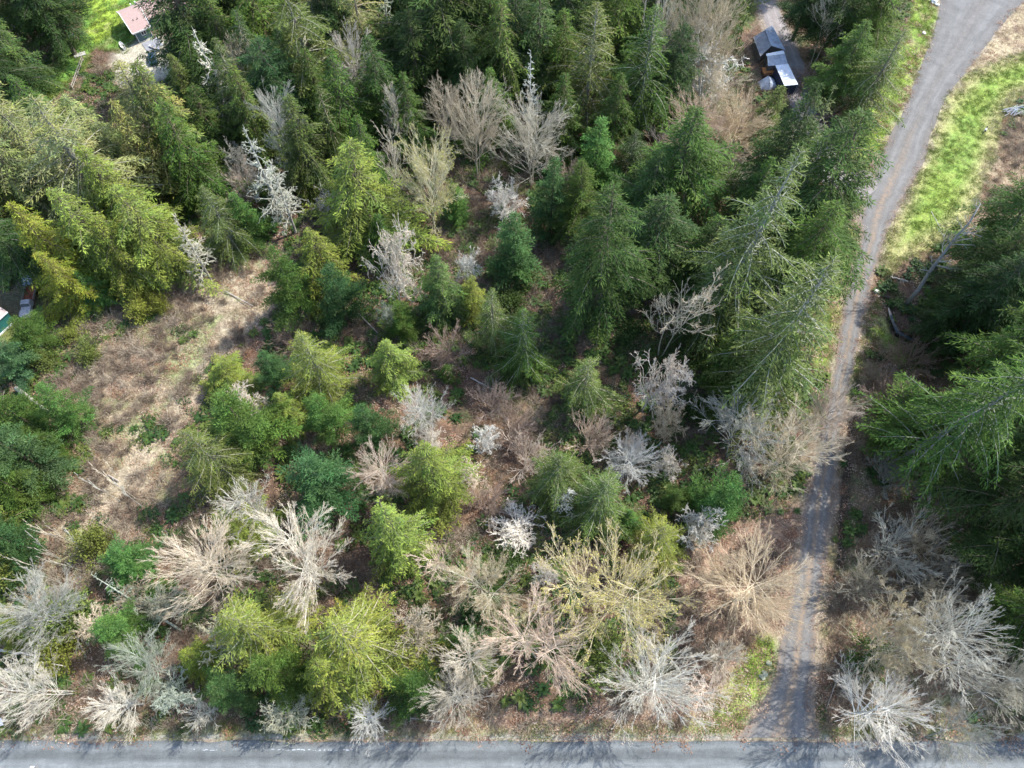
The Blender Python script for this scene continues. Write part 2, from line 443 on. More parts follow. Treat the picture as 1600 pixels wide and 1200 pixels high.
# pale worn line near the edge of the road and grey-blue gravel spilled at the corner
mW = plain('worn_edge_paint', (.36, .39, .41), .8, .25, 1.2)
rg = np.random.default_rng(5)
V = []; F = []
for k in range(220):
    x0 = -75 + k * 0.55 + rg.normal(0, .1)
    if fbm(np.array([x0]), np.array([0.]), 7, 91, 2)[0] < .50 or x0 > 22: continue
    y0 = ROAD_Y1 - 1.15 + rg.normal(0, .05); w = rg.uniform(.04, .10); l = rg.uniform(.2, .6)
    n = len(V); V += [(x0, y0 - w, .083), (x0 + l, y0 - w * .7, .083), (x0 + l * .9, y0 + w, .083), (x0 + .05, y0 + w * .8, .083)]; F.append((n, n + 1, n + 2, n + 3))
tag(link('road_edge_line', np_mesh('road_edge_line', V, F, mW)), kind='structure')
# water in the ditch
mWa, nt, b, out = new_mat('ditch_water')
b.inputs['Base Color'].default_value = (.06, .08, .09, 1); b.inputs['Roughness'].default_value = 0.12; b.inputs['Specular IOR Level'].default_value = 0.6
D2 = np.array([px2w(*p) for p in [(1390,478),(1394,490),(1398,502),(1405,516),(1422,526),(1440,533)]])
nr = np.gradient(D2, axis=0); nr = np.stack([-nr[:, 1], nr[:, 0]], 1) / np.hypot(*nr.T)[:, None]
wv = np.array([.1, .3, .25, .45, .3, .1])[:, None]
Vv = np.vstack([np.c_[D2 + nr * wv, np.full(6, -.55)], np.c_[D2 - nr * wv, np.full(6, -.55)]])
tag(link('stream_water', np_mesh('stream_water', Vv, [(i, i + 1, i + 7, i + 6) for i in range(5)], mWa)), kind='structure')

# ------------------------------------------------------------------ plant geometry
def unit(v): return v / (np.linalg.norm(v, axis=-1, keepdims=True) + 1e-9)

def kites(p, d, n, l, w, fold=0.0):
    s = unit(np.cross(d, n)); q = p + d * (l * .45)[:, None]
    up = unit(np.cross(s, d)) * (fold * w)[:, None] if fold else 0
    V = np.stack([p, q + s * (w / 2)[:, None] + up, p + d * l[:, None], q - s * (w / 2)[:, None] + up], 1)
    return V.reshape(-1, 3)
def quads(n): 
    a = np.arange(n) * 4; return np.stack([a, a + 1, a + 2, a + 3], 1)

def tubes(P, Rd, m=3):
    """P (N,K,3), Rd (N,K)"""
    Nn, K, _ = P.shape
    t = np.gradient(P, axis=1); t = unit(t)
    ref = np.where(np.abs(t[:, :1, 2:3]) > .9, np.array([1., 0, 0]), np.array([0, 0, 1.])) * np.ones_like(t)
    a = unit(np.cross(t, ref)); b = np.cross(t, a)
    ang = np.arange(m) / m * 2 * math.pi
    V = P[:, :, None, :] + Rd[:, :, None, None] * (a[:, :, None, :] * np.cos(ang)[None, None, :, None] + b[:, :, None, :] * np.sin(ang)[None, None, :, None])
    V = V.reshape(-1, 3)
    i, k, j = np.meshgrid(np.arange(Nn), np.arange(K - 1), np.arange(m), indexing='ij')
    b0 = i * K * m + k * m
    F = np.stack([b0 + j, b0 + (j + 1) % m, b0 + m + (j + 1) % m, b0 + m + j], -1).reshape(-1, 4)
    return V, F

def grey(n, rg, lo, hi): return rg.uniform(lo, hi, n)[:, None] * np.ones((1, 3))

def conifer(name, seed, H, R, base=.06, prof=.85, nb=190, rise=.15, droop=.35, ql=.75, qw=.26, lat=.42, sp=.42, tip=(1.0, 1.0, 1.0), gap=.12, hang=.2, rough=.5, limbs=.5, tr=.012, flat=.55):
    """trunk, limbs and foliage of one conifer, real size"""
    rg = np.random.default_rng(seed)
    lean = rg.normal(0, .012, 2)
    zs = np.linspace(0, 1, 9)
    TP = np.stack([lean[0] * H * zs ** 2, lean[1] * H * zs ** 2, H * zs], 1)[None]
    TR = (H * tr * (1 - zs) ** .8 + .03)[None]; TR[0, 0] *= 1.35
    tv, tf = tubes(TP, TR, 7)
    me_t = np_mesh(name + '_trunk', tv, tf, M_BARK, grey(len(tv), rg, .85, 1.1), True)
    bp_, bd, bn, bl, bw, bc = [], [], [], [], [], []
    LP, LR = [], []
    lob = rg.uniform(0, 6.28, 4); lam = rg.uniform(.05, .20, 4)
    for i in range(nb):
        f = base + (1 - base) * ((i + rg.random()) / nb) ** .92
        if rg.random() < gap and f < .9: continue
        az = i * 2.39996 + rg.normal(0, .35)
        e = (1 - f) / (1 - base)
        L = R * (e ** prof) * min(1, .6 + (f - base) * 6) * min(1.4, rg.lognormal(-.12, .30)) * (1 + sum(lam[k] * math.sin((k + 1) * az + lob[k] + 5 * f) for k in range(4))) + .35
        z0 = f * H
        d0 = np.array([math.cos(az), math.sin(az)])
        rr = rise + .75 * max(0, f - .6) + rg.normal(0, .08); dr = droop * rg.uniform(.6, 1.4)
        t = np.linspace(0, 1, 6)
        side = rg.normal(0, .12) * L
        def pt(t):
            rad = L * t * (1 - .1 * t)
            return np.stack([TP[0, 0, 0] + lean[0] * H * f ** 2 + d0[0] * rad - d0[1] * side * t * t, lean[1] * H * f ** 2 + d0[1] * rad + d0[0] * side * t * t, z0 + L * (rr * t - dr * t * t)], -1)
        LP.append(pt(t)); LR.append(np.linspace(.02 + L * .011, .012, 6))
        # laterals
        nl = max(3, int(L * .86 / sp))
        tt = np.repeat(np.linspace(.16, .98, nl) + rg.normal(0, .02, nl), 2); tt = np.clip(tt, .08, 1)
        sd = np.tile([1., -1.], nl)
        p0 = pt(tt); tg = unit(pt(tt + .02) - p0)
        ang = rg.uniform(.55, 1.0, len(tt)) * sd
        ll = (lat * L * np.clip(1.02 - tt, 0, 1) ** .75 * np.clip(tt * 3.5, .35, 1) + .3) * rg.uniform(.6, 1.2, len(tt))
        ca, sa = np.cos(ang), np.sin(ang)
        ld = np.stack([tg[:, 0] * ca - tg[:, 1] * sa, tg[:, 0] * sa + tg[:, 1] * ca, tg[:, 2] - hang * rg.uniform(.3, 1.3, len(tt))], 1); ld = unit(ld)
        bcol = rg.uniform(.68, 1.32) * np.array([1 + rg.normal(0, .07), 1, 1 + rg.normal(0, .07)])
        for k in range(len(tt)):
            m = max(1, int(ll[k] / (ql * .42)))
            s = (np.arange(m) + rg.random(m)) / m
            pk = p0[k] + ld[k] * (ll[k] * s * .85)[:, None]; pk[:, 2] -= hang * .7 * ll[k] * s * s
            dd = unit(ld[k] + rg.normal(0, rough, (m, 3)) * np.array([1, 1, flat]))
            bp_.append(pk); bd.append(dd)
            bl.append(ql * rg.uniform(.6, 1.25, m)); bw.append(qw * rg.uniform(.7, 1.3, m))
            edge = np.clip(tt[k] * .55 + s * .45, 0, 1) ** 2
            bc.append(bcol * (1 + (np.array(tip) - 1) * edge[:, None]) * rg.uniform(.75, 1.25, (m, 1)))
        m = max(3, int(L / (ql * .4))); s = rg.uniform(.25, 1, m)
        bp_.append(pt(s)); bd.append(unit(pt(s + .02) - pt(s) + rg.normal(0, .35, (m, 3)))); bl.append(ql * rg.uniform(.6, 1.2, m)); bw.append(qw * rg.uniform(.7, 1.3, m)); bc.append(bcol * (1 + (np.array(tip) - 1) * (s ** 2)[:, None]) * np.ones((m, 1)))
    # leader
    m = 26; s = rg.uniform(.93, 1.0, m)
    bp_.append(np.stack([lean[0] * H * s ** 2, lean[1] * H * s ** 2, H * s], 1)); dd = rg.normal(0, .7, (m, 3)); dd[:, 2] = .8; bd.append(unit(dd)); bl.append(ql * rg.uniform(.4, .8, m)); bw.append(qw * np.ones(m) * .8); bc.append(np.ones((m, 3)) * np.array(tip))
    p = np.concatenate(bp_); dd = np.concatenate(bd); l = np.concatenate(bl); w = np.concatenate(bw); c = np.concatenate(bc)
    n = np.array([0, 0, 1.]) + rg.normal(0, .55, (len(p), 3))
    V = kites(p, dd, n, l, w)
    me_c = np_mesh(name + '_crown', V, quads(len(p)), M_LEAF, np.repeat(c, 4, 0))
    out = [('trunk', me_t), ('crown', me_c)]
    if limbs:
        P = np.stack(LP); Rr = np.stack(LR) * (limbs * 1.6 if limbs > .8 else 1)
        lv, lf = tubes(P, Rr, 3)
        out.insert(1, ('limbs', np_mesh(name + '_limbs', lv, lf, M_TWIG, grey(len(lv), rg, .8, 1.2))))
    return out

def grow(rg, P, Rd, L, nc, ratio, ang, K, t0, up, outw, jit, rr=.6, rmin=.015, taper=.35, skew=1.0):
    """child branches of the polylines P; all at once"""
    Nn, Kp, _ = P.shape
    idx = np.repeat(np.arange(Nn), nc)
    n = len(idx)
    t = t0 + (1 - t0) * rg.random(n) ** skew
    x = t * (Kp - 1); i0 = np.minimum(x.astype(int), Kp - 2); f = (x - i0)[:, None]
    a = P[idx, i0]; b = P[idx, i0 + 1]
    st = a * (1 - f) + b * f; tg = unit(b - a)
    rad = Rd[idx, i0] * (1 - f[:, 0]) + Rd[idx, i0 + 1] * f[:, 0]
    r3 = rg.normal(0, 1, (n, 3)); perp = unit(np.cross(tg, r3))
    an = ang * rg.uniform(.6, 1.35, n)
    d = unit(tg * np.cos(an)[:, None] + perp * np.sin(an)[:, None])
    ln = L[idx] * ratio * rg.uniform(.55, 1.25, n) * (1.15 - .55 * t)
    pts = [st]; cur = st; r0 = np.clip(rad * rr, rmin, None)
    for k in range(K - 1):
        o = cur * np.array([1, 1, 0]); o = o / (np.linalg.norm(o, axis=1, keepdims=True) + 1.0)
        d = unit(d + rg.normal(0, jit, (n, 3)) + np.array([0, 0, up]) + o * outw)
        cur = cur + d * (ln / (K - 1))[:, None]; pts.append(cur)
    Pn = np.stack(pts, 1)
    Rn = r0[:, None] * np.linspace(1, taper, K)[None, :]; Rn = np.maximum(Rn, rmin * .7)
    return Pn, Rn, ln

def bare(name, seed, H, R, stems=1, fork=.35, limbs=15, sub=(8, 7, 5), ang=(.95, .55, .5, .5), up=.10, outw=.10, jit=.085, spread=.12, buds=False, tw=.022, tr=.010, wig=1.0, ratio=(.55, .5, .5), skew=1.0):
    rg = np.random.default_rng(seed)
    K = 8; P = []
    for s in range(stems):
        az = rg.uniform(0, 6.28); le = spread * rg.uniform(.6, 1.4) * (1 if stems > 1 else .35)
        d = np.array([math.cos(az) * le, math.sin(az) * le, 1.]); cur = np.zeros(3); pts = [cur]
        if stems > 1: cur = np.array([math.cos(az), math.sin(az), 0]) * H * .012; pts = [cur]
        hh = H * rg.uniform(.72, .9)
        for k in range(K - 1):
            d = d + rg.normal(0, .06 * wig, 3); d[2] = max(d[2], .7); d = d / np.linalg.norm(d)
            cur = cur + d * hh / (K - 1); pts.append(cur)
        P.append(pts)
    P = np.array(P); Rd = np.tile(H * tr / math.sqrt(stems) * np.linspace(1, .25, K), (stems, 1)); Rd[:, 0] *= 1.3
    L = np.full(stems, R * 1.35)
    tv, tf = tubes(P, Rd, 7)
    levels = []
    P1, R1, L1 = grow(rg, P, Rd, L, limbs, .9, ang[0], 7, fork, up, outw, jit * wig, .42, .035, .3, skew)
    P2, R2, L2 = grow(rg, P1, R1, L1, sub[0], ratio[0], ang[1], 6, .15, up, outw, jit * wig, .5, .02)
    P3, R3, L3 = grow(rg, P2, R2, L2, sub[1], ratio[1], ang[2], 3, .15, up * .8, outw, jit * wig, .6, tw)
    P4, R4, L4 = grow(rg, P3, R3, L3, sub[2], ratio[2], ang[3], 2, .2, up * .8, outw, jit * wig, .8, tw * .8)
    # bring the whole crown to the wanted height and spread
    allp = np.concatenate([P3.reshape(-1, 3), P4.reshape(-1, 3)])
    kr = R / np.percentile(np.hypot(allp[:, 0], allp[:, 1]), 96); kz = H / np.percentile(allp[:, 2], 99.5)
    sc3 = np.array([kr, kr, kz])
    P1, P2, P3, P4 = P1 * sc3, P2 * sc3, P3 * sc3, P4 * sc3
    tv, tf = tubes(P * sc3, Rd, 7)
    lv, lf = tubes(P1, R1, 4); l2v, l2f = tubes(P2, R2, 3)
    V = np.vstack([lv, l2v]); F = np.vstack([lf, l2f + len(lv)])
    v3, f3 = tubes(P3, R3, 3); v4, f4 = tubes(P4, R4, 3)
    V2 = np.vstack([v3, v4]); F2 = np.vstack([f3, f4 + len(v3)])
    c4 = np.vstack([grey(len(v3), rg, .85, 1.1), grey(len(v4), rg, .75, 1.05) * np.array([1.0, .94, .86])])
    out = [('trunk', np_mesh(name + '_trunk', tv, tf, M_BARK, grey(len(tv), rg, .8, 1.05), True)),
           ('limbs', np_mesh(name + '_limbs', V, F, M_TWIG, grey(len(V), rg, 1.0, 1.25))),
           ('twigs', np_mesh(name + '_twigs', V2, F2, M_TWIG, c4))]
    if buds:
        e = P4[:, -1]; e = e[rg.random(len(e)) < .8]; m = len(e)
        dd = unit(rg.normal(0, 1, (m, 3)) + np.array([0, 0, -.3])); V = kites(e, dd, rg.normal(0, 1, (m, 3)), rg.uniform(.09, .22, m), rg.uniform(.06, .13, m))
        c = rg.uniform(.7, 1.3, m)[:, None] * np.ones((1, 3))
        out.append(('buds', np_mesh(name + '_buds', V, quads(m), M_BUSH, np.repeat(c, 4, 0))))
    return out

def snag(name, seed, H, R, n=54, tw=.034, sub=(6, 4), leafy=0):
    """dead, lichen-bearded conifer: straight pole, short crooked limbs"""
    rg = np.random.default_rng(seed)
    zs = np.linspace(0, 1, 9); le = rg.normal(0, .03, 2)
    P = np.stack([le[0] * H * zs + np.sin(zs * 7) * .08, le[1] * H * zs, H * zs], 1)[None]
    Rd = (H * .011 * (1 - zs) ** .7 + .03)[None]
    tv, tf = tubes(P, Rd, 7)
    P1, R1, L1 = grow(rg, P, Rd, np.array([R]), n, .95, 1.35, 6, .18, -.05, .06, .25, .5, .035, .4)
    sh = np.clip(1.25 - P1[:, 0, 2] / H, .3, 1)
    P1 = P1[:, :1] + (P1 - P1[:, :1]) * sh[:, None, None]; L1 = L1 * sh
    P2, R2, L2 = grow(rg, P1, R1, L1, sub[0], .42, .8, 4, .2, -.03, .02, .35, .8, tw * .7, .6)
    P3, R3, L3 = grow(rg, P2, R2, L2, sub[1], .5, .8, 3, .1, -.05, .0, .4, .9, tw * .6, .6)
    lv, lf = tubes(P1, R1, 3); v2, f2 = tubes(P2, R2, 3); v3, f3 = tubes(P3, R3, 3)
    V = np.vstack([v2, v3]); F = np.vstack([f2, f3 + len(v2)])
    return [('trunk', np_mesh(name + '_trunk', tv, tf, M_BARK, grey(len(tv), rg, .8, 1.1), True)),
            ('limbs', np_mesh(name + '_limbs', lv, lf, M_TWIG, grey(len(lv), rg, .8, 1.1))),
            ('twigs', np_mesh(name + '_twigs', V, F, M_TWIG, grey(len(V), rg, .8, 1.2) * np.array([.98, 1.02, .95])))]

def leafbush(name, seed, H, R, n=2600, ll=.30):
    rg = np.random.default_rng(seed)
    # a dozen or more stems, leaves in clumps along them
    ns = 26
    az = rg.uniform(0, 6.28, ns); el = rg.uniform(.35, 1.5, ns); L = np.sqrt((R * np.cos(el)) ** 2 + (H * np.sin(el)) ** 2) * rg.uniform(.75, 1.1, ns)
    dr = np.stack([np.cos(az) * np.cos(el), np.sin(az) * np.cos(el), np.sin(el)], 1)
    t = np.linspace(0, 1, 5)
    P = dr[:, None, :] * (L[:, None] * t[None])[:, :, None]; P[:, :, 2] = np.abs(P[:, :, 2])
    P += rg.normal(0, .08 * R, P.shape) * t[None, :, None]
    Rd = np.tile(np.linspace(.04, .012, 5), (ns, 1))
    tv, tf = tubes(P, Rd, 3)
    nc_ = 110
    k = rg.integers(0, ns, nc_); s = rg.uniform(.35, 1.05, nc_)
    cc = dr[k] * (L[k] * s)[:, None]; cc = cc + rg.normal(0, .12 * R, cc.shape); cc[:, 2] = np.abs(cc[:, 2])
    ci = rg.integers(0, nc_, n); p = cc[ci] + rg.normal(0, .11 * (R + H) / 2, (n, 3)); p[:, 2] = np.abs(p[:, 2]) * .95
    dd = unit(p * np.array([1, 1, .6]) / (np.linalg.norm(p, axis=1, keepdims=True) + .1) + rg.normal(0, .7, (n, 3)))
    nn = unit(rg.normal(0, .6, (n, 3)) + np.array([0, 0, 1.]))
    V = kites(p, dd, nn, ll * rg.uniform(.6, 1.3, n), ll * .5 * rg.uniform(.7, 1.3, n))
    c = (rg.uniform(.75, 1.25, nc_)[ci] * rg.uniform(.75, 1.25, n))[:, None] * np.ones((1, 3))
    return [('stems', np_mesh(name + '_stems', tv, tf, M_BARK, grey(len(tv), rg, .8, 1))),
            ('crown', np_mesh(name + '_crown', V, quads(n), M_BUSH, np.repeat(c, 4, 0)))]

# ------------------------------------------------------------------ one of each kind
K_ = {}   # kind -> (nominal height, nominal radius, [variants])
V3 = (0, 1, 2)
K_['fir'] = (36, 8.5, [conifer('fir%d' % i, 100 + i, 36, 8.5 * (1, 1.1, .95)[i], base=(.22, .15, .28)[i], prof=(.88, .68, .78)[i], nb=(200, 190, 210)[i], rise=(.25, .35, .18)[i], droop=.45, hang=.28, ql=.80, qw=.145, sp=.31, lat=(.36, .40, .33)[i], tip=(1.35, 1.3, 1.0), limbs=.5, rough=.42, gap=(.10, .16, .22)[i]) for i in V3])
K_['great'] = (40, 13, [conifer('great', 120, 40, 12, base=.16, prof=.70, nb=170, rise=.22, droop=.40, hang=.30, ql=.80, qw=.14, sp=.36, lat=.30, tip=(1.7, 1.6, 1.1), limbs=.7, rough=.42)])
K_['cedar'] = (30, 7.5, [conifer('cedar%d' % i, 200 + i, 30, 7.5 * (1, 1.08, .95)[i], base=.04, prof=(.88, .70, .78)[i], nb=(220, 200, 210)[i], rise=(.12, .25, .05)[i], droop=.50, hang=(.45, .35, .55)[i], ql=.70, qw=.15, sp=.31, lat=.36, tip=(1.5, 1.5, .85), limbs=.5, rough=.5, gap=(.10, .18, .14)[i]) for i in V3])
K_['hemlock'] = (36, 8, [conifer('hemlock%d' % i, 300 + i, 36, 8 * (1, 1.1, .95)[i], base=.08, prof=(.88, .70, .78)[i], nb=190, rise=(.22, .30, .15)[i], droop=.48, hang=.38, ql=.64, qw=.12, sp=.36, lat=.34, tip=(1.5, 1.45, .95), limbs=.7, gap=(.14, .22, .26)[i], rough=.45) for i in V3])
K_['ribbed'] = (36, 8, [conifer('ribbed%d' % i, 350 + i, 36, 8, base=.08, prof=.80, nb=190, rise=.25, droop=.45, hang=.35, ql=.62, qw=.12, sp=.38, lat=.32, tip=(1.25, 1.25, 1.0), limbs=.81, gap=.14, rough=.45) for i in range(2)])
K_['young'] = (15, 6.1, [conifer('young%d' % i, 400 + i, 15, 5.2, base=.03, prof=.74, nb=130, rise=.50, droop=.32, hang=.02, ql=.44, qw=.105, sp=.20, lat=.36, tip=(1.3, 1.3, 1.05), limbs=0, rough=.5, gap=.08, flat=1.0) for i in range(3)])
K_['spire'] = (20, 4.0, [conifer('spire%d' % i, 500 + i, 20, 4.0, base=.03, prof=.80, nb=170, rise=.32, droop=.25, hang=.05, ql=.55, qw=.13, sp=.24, lat=.38, tip=(1.25, 1.3, 1.05), limbs=0, gap=.05, rough=.5) for i in range(2)])
K_['bare'] = (22, 9, [bare('bare%d' % i, 600 + i, 22, 9, stems=(1, 3, 2, 4)[i], fork=(.22, .2, .2, .18)[i], limbs=(62, 22, 32, 17)[i], sub=(7, 6, 5), ang=(1.0, .42, .42, .5), ratio=(.48, .45, .5), up=.04, outw=.015, jit=.05, tw=.018) for i in range(4)])
K_['budded'] = (22, 9, [bare('budded%d' % i, 640 + i, 22, 9, stems=(2, 3)[i], fork=.18, limbs=(32, 22)[i], sub=(7, 6, 5), ang=(1.0, .42, .42, .5), ratio=(.48, .45, .5), up=.04, outw=.015, jit=.05, tw=.018, buds=True) for i in range(2)])
K_['thin'] = (18, 4, [bare('thin%d' % i, 660 + i, 18, 4, stems=(1, 2)[i], fork=.3, limbs=(30, 14)[i], sub=(6, 4, 3), ang=(.75, .5, .5, .5), up=.16, outw=.02, tw=.02, tr=.007, ratio=(.5, .5, .5)) for i in range(2)])
K_['bush'] = (8, 5, [bare('bush%d' % i, 680 + i, 8, 5, stems=(7, 9)[i], spread=.55, fork=.1, limbs=7, sub=(5, 4, 3), ang=(.6, .5, .5, .5), up=.10, outw=.05, tw=.02, tr=.016) for i in range(2)])
K_['snag'] = (22, 4.5, [snag('snag%d' % i, 700 + i, 22, 4.5) for i in range(3)])
K_['lichen'] = (10, 4.5, [bare('lichen%d' % i, 740 + i, 10, 4.5, stems=(2, 4)[i], fork=.15, limbs=(16, 9)[i], sub=(7, 5, 3), ang=(1.1, .7, .7, .7), up=.03, outw=.05, jit=.2, wig=1.4, tw=.035, tr=.016) for i in range(2)])
K_['shrub'] = (3, 3, [leafbush('shrub%d' % i, 800 + i, 3, 3) for i in range(3)])
K_['brush'] = (3, 3, [bare('brush%d' % i, 820 + i, 3, 3, stems=9, spread=.8, fork=.05, limbs=6, sub=(5, 4, 2), ang=(.7, .6, .6, .6), up=.05, outw=.05, jit=.25, tw=.015, tr=.012) for i in range(2)])
K_['saplings'] = (12, 3, [bare('sapling%d' % i, 840 + i, 9, 1.2, stems=1, fork=.3, limbs=9, sub=(3, 2, 1), ang=(.5, .4, .4, .4), up=.2, tr=.0045, tw=.011) for i in range(1)])
K_['saplings'] = (9, 1.2, K_['saplings'][2])
NAME = dict(great='fir_tree', ribbed='hemlock_tree', fir='fir_tree', cedar='cedar_tree', hemlock='hemlock_tree', young='young_fir_tree', spire='spire_fir_tree', bare='bare_tree', budded='budding_tree', thin='slender_bare_tree', bush='bare_shrub', snag='dead_tree', lichen='lichen_tree', shrub='leafy_shrub', brush='bare_brush', saplings='sapling')
CAT = dict(great='tree', ribbed='tree', fir='tree', cedar='tree', hemlock='tree', young='tree', spire='tree', bare='tree', budded='tree', thin='tree', bush='shrub', snag='dead tree', lichen='tree', shrub='shrub', brush='shrub', saplings='sapling')
TINT = dict(dk=(.052, .090, .030), gr=(.080, .136, .033), dg=(.064, .110, .032), ol=(.118, .150, .048), lo=(.098, .146, .048), yl=(.205, .24, .05), br=(.088, .175, .048), bl=(.062, .122, .044), pb=(.090, .160, .068), pale=(.24, .262, .115), yg=(.185, .225, .058),
            cr=(.68, .63, .52), wh=(.70, .65, .56), gy=(.50, .465, .375), tn=(.60, .515, .37), pk=(.58, .48, .385), rd=(.33, .245, .19), lg=(.44, .46, .355), dgy=(.34, .315, .245), bd=(.66, .58, .38))
BARK = dict(great=(.24, .22, .20), fir=(.16, .13, .10), cedar=(.20, .15, .11), hemlock=(.22, .2, .17), ribbed=(.30, .29, .26), young=(.15, .12, .09), spire=(.14, .11, .09))
LIMB = dict(great=(.26, .25, .19), fir=(.17, .15, .11), cedar=(.24, .2, .13), hemlock=(.36, .34, .24), ribbed=(.30, .29, .21))
cnt = {}
def plant(kind, x, y, h, r, tint, label, group=None, lean=None, bud=(.42, .36, .08)):
    hn, rn, var = K_[kind]
    i = cnt.get(kind, 0); cnt[kind] = i + 1
    v = var[i % len(var)]
    rz = random.uniform(0, 6.28)
    o = empty(NAME[kind], label, CAT[kind], (x, y, zat(x, y) - .12), rz, group)
    if lean is not None:
        ax = Vector((-lean[1], lean[0], 0)); ang = ax.length
        from mathutils import Matrix
        q = (Matrix.Rotation(ang, 3, ax.normalized()) @ Matrix.Rotation(rz, 3, 'Z')) if ang else Matrix.Rotation(rz, 3, 'Z')
        o.rotation_euler = q.to_euler()
    o.scale = (r / rn, r / rn, h / hn)
    t = TINT[tint] if isinstance(tint, str) else tint
    jit = random.uniform(.85, 1.15); hue = random.uniform(.92, 1.08)
    for nm, me in v:
        c = link(nm, me, o)
        if nm == 'crown': cc = t
        elif nm == 'buds': cc = bud
        elif kind in BARK: cc = BARK[kind] if nm == 'trunk' else LIMB.get(kind, (.2, .17, .13))
        elif nm in ('trunk', 'stems'): cc = tuple(a * .8 for a in t) if kind != 'shrub' else (.2, .16, .12)
        else: cc = t
        c.color = (min(1, cc[0] * jit * hue), min(1, cc[1] * jit), min(1, cc[2] * jit / hue), 1)
    return o

